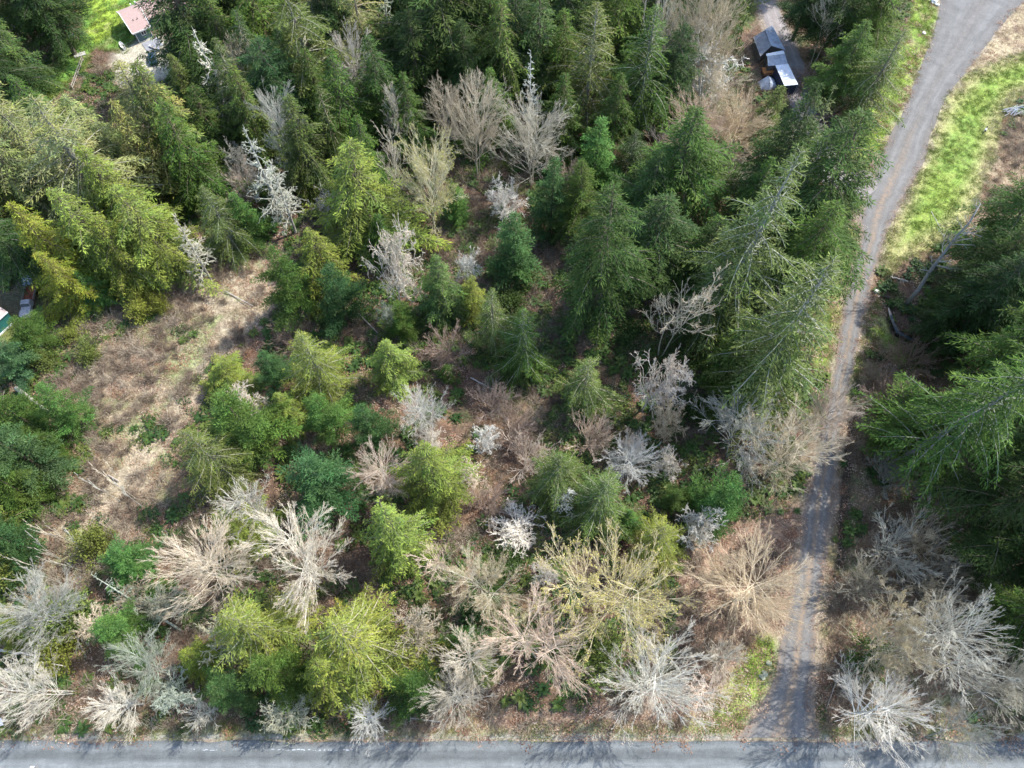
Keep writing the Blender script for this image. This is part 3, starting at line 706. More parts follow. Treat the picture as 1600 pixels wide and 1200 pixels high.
# ------------------------------------------------------------------ every tree: kind | centre of its crown in the photograph | height, radius | tint | label
CATALOG = '''
fir|22,12|20,5.2|dg|dark fir in the upper left corner of the wood, outermost one
fir|76,18|19,4.2|dk|dark fir with rounded crown beside the shadowed end of the green lawn
cedar|18,82|16,3.2|lo|olive cedar below the corner firs, left of the white planter
fir|2,120|14,3.6|dk|dark fir low on the edge, below the olive cedar by the lawn
cedar|68,188|12,3.0|gr|green pointed cedar standing at the foot of the yellow-green lawn strip
cedar|125,205|9,2.6|ol|olive cedar just behind the green pointed one at the lawn strip
hemlock|245,208|21,5.8|pale|tallest pale hemlock, its bare grey leader reaching up to the house yard
cedar|268,205|21,5.0|ol|green cedar right of the tall pale hemlock, above the brown thicket
cedar|295,255|17,3.8|gr|dark green skirted cedar at the edge of the brown thicket
hemlock|55,238|24,5.5|pale|pale straggly hemlock with bare twigs on the left edge by the lawn corner
ribbed|135,275|26,6.6|pale|broad pale hemlock with bleached branches amid the yellow-green grove
cedar|40,300|20,5.0|pale|olive cedar in the left grove, under the pale straggly hemlock
cedar|190,320|18,4.6|yg|bright olive cedar in the heart of the left grove
cedar|240,372|15,4.2|yg|yellow-green cedar at the lower right of the grove, above the clearing
cedar|150,375|17,4.3|yg|green cedar above the truck grove, behind the golden one
cedar|85,395|15,4.0|yl|golden yellow cedar leaning over the old truck
cedar|110,445|11,3.0|yl|lower golden cedar between the old truck and the clearing
cedar|190,405|13,3.6|yg|yellow-green cedar at the upper end of the clearing
fir|12,385|15,4.0|dk|dark fir at the left edge above the muddy yard
fir|298,50|24,5.8|dk|big dark fir hiding half of the pink-roofed house
fir|345,22|23,5.0|dg|dark fir right beside the one that hides the house
cedar|296,148|11,3.0|ol|olive cedar under the big dark fir by the house
snag|338,128|13,3.0|wh|white forked dead tree against the dark fir by the house
hemlock|375,155|17,3.8|lo|drooping dull green hemlock right of the white forked dead tree
bare|382,112|12,2.6|gy|small grey bare tree above the drooping hemlock
@snag|332,442|11,2.6|gy|bleached leaning dead trunk at the top of the clearing
hemlock|350,352|12,3.2|ol|thin olive hemlock beside the bleached leaning snag
spire|384,348|9,2.2|br|small bright green fir left of the lichen-white dead firs
bush|362,292|5,3.2|gy|grey-mauve bare thicket under the dark green skirted cedar
bush|392,285|5,2.8|pk|pinkish bare thicket between cedars left of the lichen-white fir
cedar|415,50|22,4.6|gr|green cedar at the top of the wood right of the house firs
hemlock|482,95|28,5.4|ol|very tall olive hemlock rising at the top of the wood
hemlock|565,58|22,4.2|pale|pale olive hemlock left of the white dead crown at the top
fir|520,25|22,4.4|dk|dark fir behind the two tall hemlocks at the top
snag|608,62|13,3.2|lg|lichen-white dead tree beside the largest dark fir
bare|548,112|13,3.2|wh|white-twigged bare tree between the tall hemlock and the green cedars
fir|690,62|27,7.4|dk|largest dark fir in the upper middle of the wood
fir|745,40|26,6.4|dg|dark fir crowding the right side of the largest one
fir|650,118|18,4.4|dk|lower dark fir tucked under the largest one
cedar|785,105|23,4.4|lo|tall olive cedar right of the largest dark firs
cedar|540,178|18,4.2|gr|bright green cedar below the white-twigged bare tree
cedar|598,152|18,3.8|dg|dull green cedar right of the bright green one
fir|430,152|17,4.2|bl|blue-green fir in the left of the middle wood
cedar|474,238|16,3.8|ol|olive-tipped cedar left of the golden-tipped large cedar
bare|442,212|13,3.2|gy|grey bare tree with leaning trunk left of the olive-tipped cedar
snag|418,285|14,3.2|gy|lichen-white dying fir hung with pale beard, first of the pair
snag|445,322|11,2.8|gy|grey dead fir below the lichen-white one
cedar|395,190|15,3.8|lo|slim olive cedar above the lichen-white dying fir
lichen|508,312|4,2.4|gy|grey lichen shrub at the left foot of the golden-tipped cedar
cedar|562,318|18,5.2|yg|large golden-tipped cedar standing alone in the upper middle
cedar|600,375|9,3.0|gr|short green cedar at the right foot of the golden-tipped one
cedar|575,258|14,3.2|gr|green cedar behind the golden-tipped large one
thin|617,208|11,2.6|gy|slender grey bare tree fanning up between the cedars
thin|612,288|13,2.2|gy|thin pale trunk with few twigs left of the budding tree
budded|664,275|16,4.1|bd|yellow budding tree with rounded crown in the upper middle
bare|742,195|15,4.2|gy|large grey bare tree right above the yellow budding one
bare|695,178|12,2.8|gy|smaller grey bare tree squeezed between the largest fir and the grey one
spire|715,322|7,1.7|br|small bright green cone-shaped cedar beside the yellow budding tree
lichen|783,308|7,2.7|wh|white dome-shaped bare tree above the blue-green fir
cedar|845,92|21,4.2|lo|bright olive cedar at the top, left of the dark firs
fir|805,88|22,4.6|dk|dark fir between two olive cedars at the top
fir|885,36|21,4.6|dk|dark fir at the top edge above the pale hemlock
fir|962,48|22,5.0|gr|green fir at the top edge with dense fringed skirt
fir|1030,38|21,4.4|dk|dark fir behind the thin white stems at the top
thin|1022,62|20,2.4|wh|thin white stems in front of a dark fir at the top
bare|833,214|14,4.5|gy|large greyish white bare tree in the middle of the upper wood
snag|828,168|13,2.0|wh|narrow white dead tip above the large bare tree
ribbed|920,128|24,4.8|ol|pale grey-green hemlock with half its side bare
hemlock|1005,138|25,5.2|gr|dark green hemlock with pale ribs right of the half bare one
bare|1078,52|19,4.2|gy|tall feathery grey bare tree at the top beside the shed track
bare|1118,70|16,4.2|tn|tan bare tree in front of the row of sheds
lichen|1108,125|11,5.0|wh|white crooked bare tree spreading in front of the sheds
bare|1085,205|11,4.6|pk|pinkish tan bare crown, left part of the broad tan thicket
bare|1150,200|11,4.6|tn|tan bare crown near the sheds, right part of the broad tan thicket
bare|1115,165|10,3.6|tn|pale tan bare crown at the top of the broad tan thicket
bush|1045,225|6,3.0|pk|russet bare shrub left of the broad tan thicket
spire|930,255|13,3.0|br|dense bright green spire fir in the upper middle
bush|965,238|5,2.4|pk|small pinkish bare shrub right of the bright spire fir
bush|885,268|4.5,2.2|pk|small reddish bare shrub between the large bare tree and the spire fir
spire|862,320|14,2.5|bl|blue-green narrow fir left of the great dark firs
fir|1058,280|23,5.8|gr|great green fir with rounded top in the centre right
@fir|925,512|22,4.9|dg|great dark fir whose bare lower trunk shows
fir|1015,390|19,5.2|dk|dark fir filling the gap below the rounded green fir
spire|803,392|12,2.8|bl|blue-green cone-shaped young fir standing alone in the middle
lichen|1135,252|6,3.6|dgy|grey mossy bare tree under the tan thicket
lichen|1128,300|6,3.2|ol|yellow-mossed bare tree behind the rounded green fir
bush|1125,345|5,2.8|dgy|dark grey bare thicket beside the great firs
spire|1197,192|10,2.6|ol|small olive fir in front of the white-roofed shed
ribbed|1162,410|25,5.6|ol|tall pale olive hemlock in the centre right
hemlock|1110,480|17,4.0|lo|olive hemlock skirt below the tall pale one
fir|1215,275|20,4.4|dk|dark fir on the wood's edge near the side track
snag|1262,225|15,3.0|pale|half dead fir top with pale twigs at the side track
fir|1278,330|21,5.6|dg|dark fir beside the driveway fork, tallest there
hemlock|1235,335|18,4.2|gr|dull green hemlock between the two dark firs at the fork
fir|1250,415|17,4.4|gr|dark fir below the fork, above the white-ribbed hemlock
ribbed|1225,540|24,6.8|ol|wide hemlock with white ribs leaning out beside the driveway
hemlock|1190,600|15,4.4|gr|dark green hemlock at the foot of the white-ribbed one
cedar|1145,560|12,3.6|gr|dark green cedar left of the white-ribbed hemlock
fir|1258,12|13,3.4|dk|dark fir behind the row of sheds, nearest to them
fir|1310,30|15,4.4|dk|dark fir at the top between the sheds and the driveway
thin|1290,52|12,2.6|gy|slender grey bare tree in front of the dark firs by the driveway
fir|1362,38|17,4.6|gr|green fir at the top beside the widening driveway
fir|1318,112|14,4.2|gr|green fir in the middle of the clump beside the driveway
ribbed|1366,132|15,4.0|lo|pale-ribbed hemlock at the front of the clump beside the driveway
thin|1235,225|9,3.2|gy|bare grey saplings over the side track
shrub|1290,140|2.2,2.6|dg|dark shrub on the bank behind the sheds
brush|1262,120|2.0,2.6|rd|brown brush along the bank behind the sheds
brush|1292,180|2.0,2.8|rd|brown brush below the green fir clump by the driveway
fir|1565,370|17,5.0|gr|green fir below the dry bank on the right edge
fir|1535,440|15,4.4|dk|dark fir above the stream, nearest to the leaning snag
fir|1590,450|19,5.0|dk|very dark fir on the right edge above the great fir
fir|1530,485|15,4.4|dk|very dark fir right of the stream
young|1485,470|6,2.6|gr|low green fir next to the leaning dead trunk
fir|1470,505|9,3.0|dk|low dark fir on the stream bank
@great|1385,731|23,7.6|gr|great blue-green fir reaching out over the right side
fir|1590,560|22,6.0|gr|green fir behind the great blue-green one on the right
fir|1428,672|8,4.2|gr|blue-green fir with one limb stretching toward the driveway
fir|1575,785|19,4.8|dk|dark fir below the great blue-green one
fir|1612,700|20,5.2|dk|dark fir on the right edge beside the great blue-green one
fir|1610,860|14,4.2|dk|dark fir low on the right edge, above the green one
fir|1590,965|12,4.2|gr|green fir on the right edge beside the large bare trees
bare|1480,990|14,4.6|cr|large grey bare tree with tan tips at the lower right
budded|1395,1005|12,3.6|tn|tan bare tree leaning left of the large grey one
bare|1370,1110|11,3.6|wh|white bare tree beside the road junction
bare|1580,1075|12,3.3|gy|grey bare tree in the lower right, below the green fir
bare|1495,1150|8,2.6|gy|grey bare tree at the bottom between the junction and the corner
shrub|1358,1030|3,2.4|gr|green leafy shrub under the tan leaning bare tree
bush|1408,850|6,3.4|gy|grey-brown bare shrub in the shade right of the driveway
bush|1455,835|6,3.2|tn|tan bare shrub beside the fallen pale trunk
bush|1455,908|6,3.4|dgy|dark bare shrub in the middle of the shaded right side
bush|1365,915|5,2.8|dgy|dark bare shrub near the ditch in the shade
bush|1510,880|5,3.0|dgy|dark bare shrub before the dark firs of the right edge
bush|1395,745|4,3.0|dgy|low bare shrub below the stretching fir limb
bush|1430,560|4,3.0|rd|russet bare thicket below the stream
bush|1385,610|4,3.2|rd|russet bare thicket on the triangle right of the driveway
bush|1470,760|4,3.2|dgy|grey bare thicket under the great blue-green fir
cedar|142,455|7,2.6|br|bright green young cedar at the clearing, right of the golden ones
shrub|208,450|3.4,1.9|yl|yellow shrub at the head of the clearing, uppermost of four
shrub|217,482|3,2.0|yl|yellow shrub at the head of the clearing, widest and lowest
shrub|249,474|2.6,1.4|yl|small yellow shrub right of the widest one in the clearing
shrub|260,432|2.4,1.6|yl|yellow-green shrub at the wood's edge above the clearing
young|50,525|6,3.0|gr|green young fir between the teal-walled shed and the clearing
young|12,560|7,2.8|pb|pale blue-green young fir at the left edge below the teal-walled shed
shrub|137,552|2.4,1.7|yg|yellow-green shrub in the upper left part of the clearing
shrub|68,562|2.2,1.8|yg|low yellow-green shrub left in the clearing
shrub|112,522|1.6,1.4|yl|dull yellow shrub near the stumps of the clearing
young|105,640|8,2.7|br|bright green young fir right of the fallen log
young|34,655|8,3.4|gr|green young fir left of the fallen log
young|35,712|10,3.9|pb|broad soft blue-green fir on the left, above the shadowed clearing end
young|25,765|8,3.8|gr|green fir at the left edge below the broad soft one
young|82,698|5,1.6|gr|small green fir between the broad soft one and the fallen log
young|20,848|8,3.2|bl|blue-green round fir at the left edge by the thin saplings
shrub|10,895|4,2.2|yg|yellow-green shrub under the round fir at the left edge
shrub|142,850|4,2.0|yg|yellow-green shrub among the thin saplings
young|205,878|6,2.8|br|bright green low fir below the shaded corner of the clearing
cedar|355,588|5,3.0|yg|yellow-green low cedar at the right edge of the clearing
young|385,668|11,4.6|gr|large soft green fir right of the clearing
hemlock|338,722|13,3.6|ol|olive hemlock with hanging fringes shading the clearing
lichen|385,628|7,2.4|wh|white bare twigs behind the large soft green fir
young|455,452|11,3.6|gr|green fir forming the left half of the mottled pair
cedar|508,415|12,3.6|yg|yellow-tipped cedar at the back of the mottled pair
young|530,465|10,3.4|bl|bluish fir forming the right half of the mottled pair
lichen|610,425|13,3.0|wh|white crooked dead tree with bare grey trunk in the middle
lichen|606,492|5,1.6|lg|small pale lichen tree left of the crooked grey trunk
young|630,505|6,2.4|gr|small green fir under the white crooked dead tree
cedar|690,458|12,3.6|lo|olive cedar right of the white crooked dead tree
cedar|738,470|8,2.2|yg|narrow yellow-green cedar against the olive one
lichen|735,410|5,1.8|wh|small white lichen tree left of the lone blue-green fir
hemlock|770,508|12,3.4|lo|olive hemlock behind the dark green centre one
hemlock|818,542|13,3.6|gr|dark green hemlock in the centre of the wood
hemlock|496,578|12,3.6|yg|yellowish hemlock with pale drooping ribs, left of centre
young|425,578|6,2.3|bl|soft bluish young fir left of the yellowish hemlock
cedar|610,568|9,3.4|yg|yellow-green cedar in the centre left, beside the white dome tree
young|698,584|3,1.3|dg|small dark round fir alone in the brown brush
bare|656,640|9,2.7|wh|white dome of fine twigs in the centre left
lichen|668,690|5,1.8|wh|white crooked lichen tree at the foot of the white dome
young|512,655|8,3.2|br|bright green soft fir below the yellowish hemlock
young|577,668|8,2.6|bl|bluish soft fir right of the bright green one
cedar|448,640|7,2.4|yg|small yellow-tipped cedar left of the bright green soft fir
young|505,755|9,4.6|bl|dense blue-green fir, widest in the left middle
bare|600,738|8,3.1|pk|pinkish white bare fan left of the round olive cedar
cedar|676,748|13,3.9|yg|round olive-yellow cedar below the white dome
cedar|620,842|13,4.3|yg|broad yellow-green cedar left of the tan budding tree
lichen|752,692|4,1.8|wh|small white twiggy shrub in the brown brush, centre
lichen|728,742|4,1.8|wh|white lichen shrub right of the round olive cedar
bush|800,672|4,3.0|rd|russet bare shrub in the middle of the brown brush
bush|822,715|4.5,3.2|pk|pinkish bare shrub left of the two olive hemlocks
bush|765,630|3.5,2.8|rd|faint russet shrub above the white twiggy shrub
bush|760,790|3.5,2.8|rd|russet bare shrub below the white lichen shrub
bush|700,540|3.5,3.0|rd|russet brush tree right above the small dark round fir
bush|455,520|3,2.6|rd|russet brush clump below the mottled pair
hemlock|914,605|11,3.9|lo|lone olive hemlock with clear ribs in the centre right
thin|1052,500|16,3.4|gy|pale grey bare tree with drooping lower limbs right of centre
lichen|1018,598|11,3.2|pk|mauve-white crooked bare tree with double trunk
lichen|1040,652|8,2.0|tn|yellowish lichen tree between the double trunk and the white dome
bare|988,722|7,2.8|wh|white bushy bare tree below the mauve double-trunked one
lichen|1046,735|5,1.8|wh|small white crooked tree right of the white bushy one
bush|918,682|5,3.0|pk|pinkish grey bare shrub above the olive hemlock pair
hemlock|872,745|11,3.9|lo|olive hemlock, left and taller of the pair
hemlock|935,788|11,4.0|lo|green-ribbed hemlock, right and lower of the pair
cedar|978,815|6,2.0|br|bright green low cedar at the right foot of the hemlock pair
snag|885,780|6,2.2|wh|white dead twigs showing between the hemlock pair
lichen|800,830|2.6,3.0|wh|pale broken dead crown lying left of the hemlock pair
bare|1158,682|9,4.3|gy|grey bare fan left of the tan tree overhanging the driveway
young|1122,790|9,3.4|br|bright green dense young fir near the driveway
young|1052,782|4,1.8|dg|small dark shrub-like fir left of the bright dense one
bare|1225,712|11,4.4|tn|tan yellow bare tree overhanging the driveway
bare|1280,648|11,2.7|pk|pink-tipped bare tree crossing over the driveway
bare|325,880|12,4.4|cr|big white fan of a bare tree at the lower left
bare|475,880|11,4.7|cr|big white bare tree with yellow moss right of the white fan
thin|412,800|9,3.2|gy|fine grey bare tree beside the dense blue-green fir
cedar|375,830|8,3.0|yg|yellow-green cedar between the two big white bare trees
hemlock|560,1000|17,5.6|yg|giant yellow-green hemlock at the lower middle
cedar|520,1050|13,4.0|yg|yellow-green cedar under the giant hemlock, toward the road
hemlock|405,985|15,4.6|yg|yellow-green hemlock below the big white bare trees
young|440,1050|10,3.4|gr|green fir between the two yellow-green hemlocks
lichen|352,1010|8,2.4|lg|hanging white lichen tree left of the yellow-green hemlock
cedar|310,1030|7,2.3|yl|golden green small cedar left near the road
young|362,1080|8,2.5|bl|blue-green low fir close to the road
lichen|440,1110|6,2.3|lg|pale lichen dome close to the road, nearest the giant hemlock
bare|572,1120|5,1.9|wh|low white bare fan at the roadside below the giant hemlock
lichen|645,1000|9,2.6|gy|grey lichen tree right of the giant hemlock
young|655,1075|8,2.9|gr|soft green fir at the roadside right of the giant hemlock
bare|735,1030|11,2.8|cr|white bare tree above the star-shaped roadside one
bare|705,1086|10,2.8|cr|star-shaped white bare tree at the roadside
young|755,1045|6,2.2|yg|yellow-green low fir behind the star-shaped bare tree
young|735,1005|6,2.2|br|green low fir above the white bare roadside trees
thin|690,880|9,2.0|pk|pinkish slender bare tree left of the tan budding one
budded|758,905|10,3.6|tn|tan budding tree in the lower middle
bare|843,1012|11,4.4|pk|pinkish white bare tree with long hanging twigs
budded|955,935|12,6.0|bd|giant yellow budding tree in the lower middle
bare|1008,1068|11,4.8|cr|wide white fan of a bare tree at the roadside
shrub|935,1020|4,3.2|yg|yellow-green shrub under the giant budding tree
lichen|852,900|4,1.6|wh|small white lichen tree above the pinkish hanging one
hemlock|1026,850|10,3.2|yg|yellow-green hemlock with clear ribs above the giant budding tree
lichen|1085,835|7,2.4|wh|pale lichen dome left of the tan tree by the driveway
bare|1172,918|11,5.0|tn|wide tan bare tree beside the driveway
thin|1112,1018|6,2.6|gy|small grey bare tree between the wide fan and the leaf litter
thin|1112,1085|5,2.4|pk|small pinkish bare tree nearest the grassy corner
young|30,985|4,2.6|yl|yellow shrubby fir at the left edge by the bare branches
shrub|100,965|4,2.8|yg|yellow-green shrub under the grey bare branches at the left
shrub|92,1020|3,2.2|yl|bright yellow shrub left near the road
bare|60,955|9,3.8|gy|grey bare branches above the yellow shrubs at the left
young|188,988|7,3.0|br|soft green fir between lichen shrubs at the lower left
lichen|145,972|4,2.0|gy|grey lichen shrub left of the soft green fir
lichen|215,925|4,2.4|dgy|grey-brown lichen shrub below the bright green low fir
lichen|247,940|4,2.0|lg|pale grey-green lichen shrub above the fallen white crown
snag|255,975|9,2.0|lg|white lichen-covered dead crown leaning left
bare|232,1042|7,2.9|lg|pale green lichen fan at the lower left
lichen|278,1072|5,1.9|lg|grey-green lichen shrub left of the blue-green low fir
bare|70,1075|8,3.2|cr|white bare tree leaning out over the lower left verge
bare|195,1095|6,2.3|cr|white bare fan over the roadside at the lower left
thin|330,1105|5,2.0|gy|faint grey bare tree beside the blue-green low fir
young|1068,780|3,1.4|gr|tiny green fir beside the bright dense one
thin|1185,545|13,2.4|gy|grey leafless stem between the pale hemlock and the white-ribbed one
shrub|900,640|1.8,2.0|gr|low green shrub at the foot of the lone olive hemlock
shrub|1090,640|2.0,2.4|dg|dark green salal mound left of the grey bare fan
shrub|1065,560|2.0,2.4|dg|dark green salal mound below the drooping-limbed bare tree
shrub|800,470|2.0,2.2|dg|dark green salal mound under the lone blue-green fir
shrub|790,880|2.0,2.4|dg|dark green mound right of the tan budding tree
shrub|990,520|2.0,2.4|dg|dark green salal mound right of the great fir's bare trunk
shrub|740,960|2.4,2.0|bl|dark blue-green mound below the tan budding tree
lichen|370,250|7,2.2|gy|grey dead tree in the dark gap left of the lichen-white fir
lichen|985,690|4,1.6|wh|small white lichen tree above the white bushy bare tree
thin|500,30|14,2.6|gy|grey bare stems between the tall hemlocks at the top
thin|1170,20|14,3.4|ol|mossy green bare tree above the sheds
fir|1130,8|19,4.4|lo|olive fir at the top edge behind the tan bare trees
fir|640,8|22,5.0|dk|dark fir at the top edge left of the largest ones
fir|440,5|22,4.6|ol|olive fir at the top edge above the tall hemlock
cedar|325,200|12,3.4|dg|dark cedar in the gap right of the tall pale hemlock
cedar|455,130|14,3.6|lo|olive cedar filling the space left of the very tall hemlock
hemlock|520,215|14,3.4|dg|dark green hemlock below the bright green cedar's left side
cedar|640,185|13,3.2|dg|dark cedar between the slender fan and the largest fir
fir|730,125|16,4.0|dk|dark fir at the foot of the fir crowding the largest one
cedar|770,180|13,3.2|gr|green cedar between the two large grey bare trees
cedar|880,200|14,3.6|dg|dark cedar behind the large greyish white bare tree
cedar|960,195|14,3.4|dg|dark cedar under the pale half bare hemlock
fir|1045,130|16,3.8|dk|dark fir between the pale-ribbed dark hemlock and the crooked white tree
cedar|880,110|16,3.6|gr|green cedar between the bright olive one and the half bare hemlock
hemlock|400,110|17,4.0|dg|dark hemlock behind the blue-green fir of the left middle
cedar|350,75|15,3.6|lo|olive cedar at the foot of the twin house firs
cedar|225,245|15,3.8|pale|olive cedar between the pale hemlock and the broad pale one
cedar|10,330|16,4.4|ol|olive cedar on the left edge above the muddy yard's dark fir
cedar|165,235|16,4.0|pale|pale cedar in the crowded middle of the left grove
cedar|500,160|14,3.2|dg|dark cedar tucked behind the bright green one
hemlock|985,255|10,2.8|dk|dark low hemlock right of the bright spire fir
fir|905,325|13,3.2|gr|green fir between the blue-green narrow one and the great fir
fir|1010,320|15,4.0|dg|dark fir linking the great fir and the rounded green one
cedar|1100,400|13,3.4|dg|dark cedar left of the tall pale olive hemlock
cedar|1170,330|14,3.2|gr|green cedar above the tall pale olive hemlock
'''
LEANS = {'hemlock with white ribs leaning': (-.05, -.03), 'leaning out over the lower left': (-.3, -.12), 'crossing over the driveway': (.1, 0), 'dead crown leaning left': (-.9, .5),
         'over the roadside at the lower left': (-.12, -.12), 'reaching out over the right': (.10, 0)}
for line in CATALOG.strip().split('\n'):
    kind, c, hr, tint, label = line.split('|')
    at_base = kind[0] == '@'; kind = kind.lstrip('@')
    cx, cy = map(float, c.split(',')); h, r = (float(a) * S for a in hr.split(','))
    if kind in ('fir', 'hemlock', 'cedar', 'spire', 'ribbed') and not at_base and cx < 1400 and not (cx > 1140 and 200 < cy < 620):
        h = (15 * S + (h - 15 * S) * .5 if h > 15 * S else h) * .88
    if cy < 430 and cx < 1400 and kind in ('fir', 'hemlock', 'cedar', 'ribbed'): r *= 1.2
    x, y = px2w(cx, cy, 0 if at_base else .42 * h if kind not in ('bare', 'budded', 'bush', 'lichen') else .55 * h)
    lean = next((v for k, v in LEANS.items() if k in label), None)
    bud = (.62, .55, .16) if tint == 'bd' else (.55, .44, .24)
    plant(kind, x, y, h, r, tint, label, lean=lean, bud=bud)

# trees of the wood beyond the frame; their shade falls into it
BEYOND = [(1680,420,22,6),(1690,560,20,5.5),(1680,700,18,5),(1720,1080,13,4),(1760,640,24,6.5),(1780,900,24,6),
          (-60,60,20,5.5),(-50,260,22,5.5),(-60,700,14,5),(-50,820,12,4),(380,-40,24,5.5),(560,-50,24,6),(700,-60,26,6.5),(830,-50,24,6),(960,-50,22,5.5),(1080,-60,22,5.5),(1230,-60,12,4),(1340,-60,12,4.5),(30,-70,20,5)]
SIDE_ = lambda px, py: 'right' if px > 1600 else 'left' if px < 0 else 'top'
ORD = ['first', 'second', 'third', 'fourth', 'fifth', 'sixth', 'seventh', 'eighth', 'ninth', 'tenth', 'eleventh']
PL = []; seen_ = {}
for px, py, h, r in BEYOND:
    s_ = SIDE_(px, py); seen_[s_] = seen_.get(s_, -1) + 1; PL.append(s_ + ' edge, ' + ORD[seen_[s_]] + ' of those along that')
for k, (px, py, h, r) in enumerate(BEYOND):
    x, y = px2w(px, py, .4 * h * S)
    plant('fir' if k % 3 else 'cedar', x, y, h * S * .82, r * S, 'dg' if k % 3 else 'lo', 'dark conifer beyond the ' + PL[k] + ' edge of view', 'conifers past the edge of view')

# thin leaning saplings at the lower end of the clearing
SAP = [(85,838),(105,850),(122,862),(70,862),(92,874),(60,885),(112,885),(45,905),(80,905),(100,838),(182,752),(196,768),(205,780),(172,772)]
for k, (px, py) in enumerate(SAP):
    x, y = px2w(px, py, 4)
    plant('saplings', x, y, random.uniform(9, 12), random.uniform(1.0, 1.6), 'gy', 'thin pale sapling leaning in the shaded lower end of the clearing', 'thin leaning saplings at the end of the clearing', lean=(-.15 + random.uniform(-.08, .08), .10 + random.uniform(-.08, .08)))

# ------------------------------------------------------------------ ground cover
def inst_group(name, protos):
    """geometry nodes: put one of the protos on every point; attributes rz, sc, pick"""
    g = bpy.data.node_groups.new(name, 'GeometryNodeTree')
    g.interface.new_socket('Geometry', in_out='INPUT', socket_type='NodeSocketGeometry')
    g.interface.new_socket('Geometry', in_out='OUTPUT', socket_type='NodeSocketGeometry')
    gi = g.nodes.new('NodeGroupInput'); go = g.nodes.new('NodeGroupOutput')
    join = g.nodes.new('GeometryNodeJoinGeometry')
    for i, p in enumerate(protos):
        oi = g.nodes.new('GeometryNodeObjectInfo'); oi.inputs[0].default_value = p
        try: oi.inputs['As Instance'].default_value = True
        except Exception: pass
        ip = g.nodes.new('GeometryNodeInstanceOnPoints')
        rot = g.nodes.new('GeometryNodeInputNamedAttribute'); rot.data_type = 'FLOAT_VECTOR'; rot.inputs[0].default_value = 'rot'
        sc = g.nodes.new('GeometryNodeInputNamedAttribute'); sc.data_type = 'FLOAT'; sc.inputs[0].default_value = 'sc'
        pk = g.nodes.new('GeometryNodeInputNamedAttribute'); pk.data_type = 'FLOAT'; pk.inputs[0].default_value = 'pick'
        cmp_ = g.nodes.new('FunctionNodeCompare'); cmp_.data_type = 'FLOAT'; cmp_.operation = 'EQUAL'
        cmp_.inputs['B'].default_value = i; cmp_.inputs['Epsilon'].default_value = .5
        outs = lambda n: next(o for o in n.outputs if o.enabled)
        g.links.new(outs(pk), cmp_.inputs['A']); g.links.new(cmp_.outputs[0], ip.inputs['Selection'])
        g.links.new(gi.outputs[0], ip.inputs['Points']); g.links.new(oi.outputs['Geometry'], ip.inputs['Instance'])
        g.links.new(outs(rot), ip.inputs['Rotation']); g.links.new(outs(sc), ip.inputs['Scale'])
        g.links.new(ip.outputs[0], join.inputs[0])
    g.links.new(join.outputs[0], go.inputs[0])
    return g

def cover(name, pts, sc, protos, label=None, tilt=.12):
    n = len(pts)
    z = height(pts[:, 0], pts[:, 1])
    me = bpy.data.meshes.new(name); me.vertices.add(n)
    me.vertices.foreach_set('co', np.c_[pts, z].astype(np.float32).ravel())
    a = me.attributes.new('rot', 'FLOAT_VECTOR', 'POINT'); a.data.foreach_set('vector', np.c_[rng.normal(0, tilt, n), rng.normal(0, tilt, n), rng.uniform(0, 6.28, n)].astype(np.float32).ravel())
    a = me.attributes.new('sc', 'FLOAT', 'POINT'); a.data.foreach_set('value', sc.astype(np.float32))
    a = me.attributes.new('pick', 'FLOAT', 'POINT'); a.data.foreach_set('value', rng.integers(0, len(protos), n).astype(np.float32))
    o = tag(link(name, me), label, kind='stuff')
    md = o.modifiers.new('scatter', 'NODES'); md.node_group = inst_group(name, protos)
    return o

def proto(name, me): return bpy.data.objects.new(name, me)      # never linked to the scene on its own

def fern_mesh(seed):
    rg = np.random.default_rng(seed); V = []; F = []
    for i in range(13):
        az = i * 2.4 + rg.normal(0, .2); L = rg.uniform(.7, 1.25); w = .16
        c, s = math.cos(az), math.sin(az)
        for k, (t0, t1, z0, z1) in enumerate(((.0, .35, .05, .38), (.35, .72, .38, .42), (.72, 1., .42, .2))):
            w0 = w * (1 - abs(t0 - .4)); w1 = w * (1 - abs(t1 - .4)) * (.2 if k == 2 else 1)
            n = len(V)
            V += [(c * L * t0 - s * w0, s * L * t0 + c * w0, z0), (c * L * t1 - s * w1, s * L * t1 + c * w1, z1), (c * L * t1 + s * w1, s * L * t1 - c * w1, z1), (c * L * t0 + s * w0, s * L * t0 - c * w0, z0)]
            F.append((n, n + 1, n + 2, n + 3))
    return np_mesh('fern', V, F, MI_fern, np.repeat(grey(len(F), rg, .8, 1.2), 4, 0))
def leafclump(seed, mat, n=55, R=.8, H=.5, l=.24, w=.14, flat=False):
    rg = np.random.default_rng(seed); az = rg.uniform(0, 6.28, n); r = R * np.sqrt(rg.random(n))
    p = np.stack([r * np.cos(az), r * np.sin(az), (.02 if flat else H) * rg.random(n) * (1 - (r / R) ** 2) + .03], 1)
    dd = unit(rg.normal(0, 1, (n, 3)) * np.array([1, 1, .1 if flat else .6])); nn = unit(rg.normal(0, .2 if flat else .6, (n, 3)) + np.array([0, 0, 1.]))
    return np_mesh('clump', kites(p, dd, nn, l * rg.uniform(.6, 1.3, n), w * rg.uniform(.7, 1.3, n)), quads(n), mat, np.repeat(grey(n, rg, .65, 1.35), 4, 0))
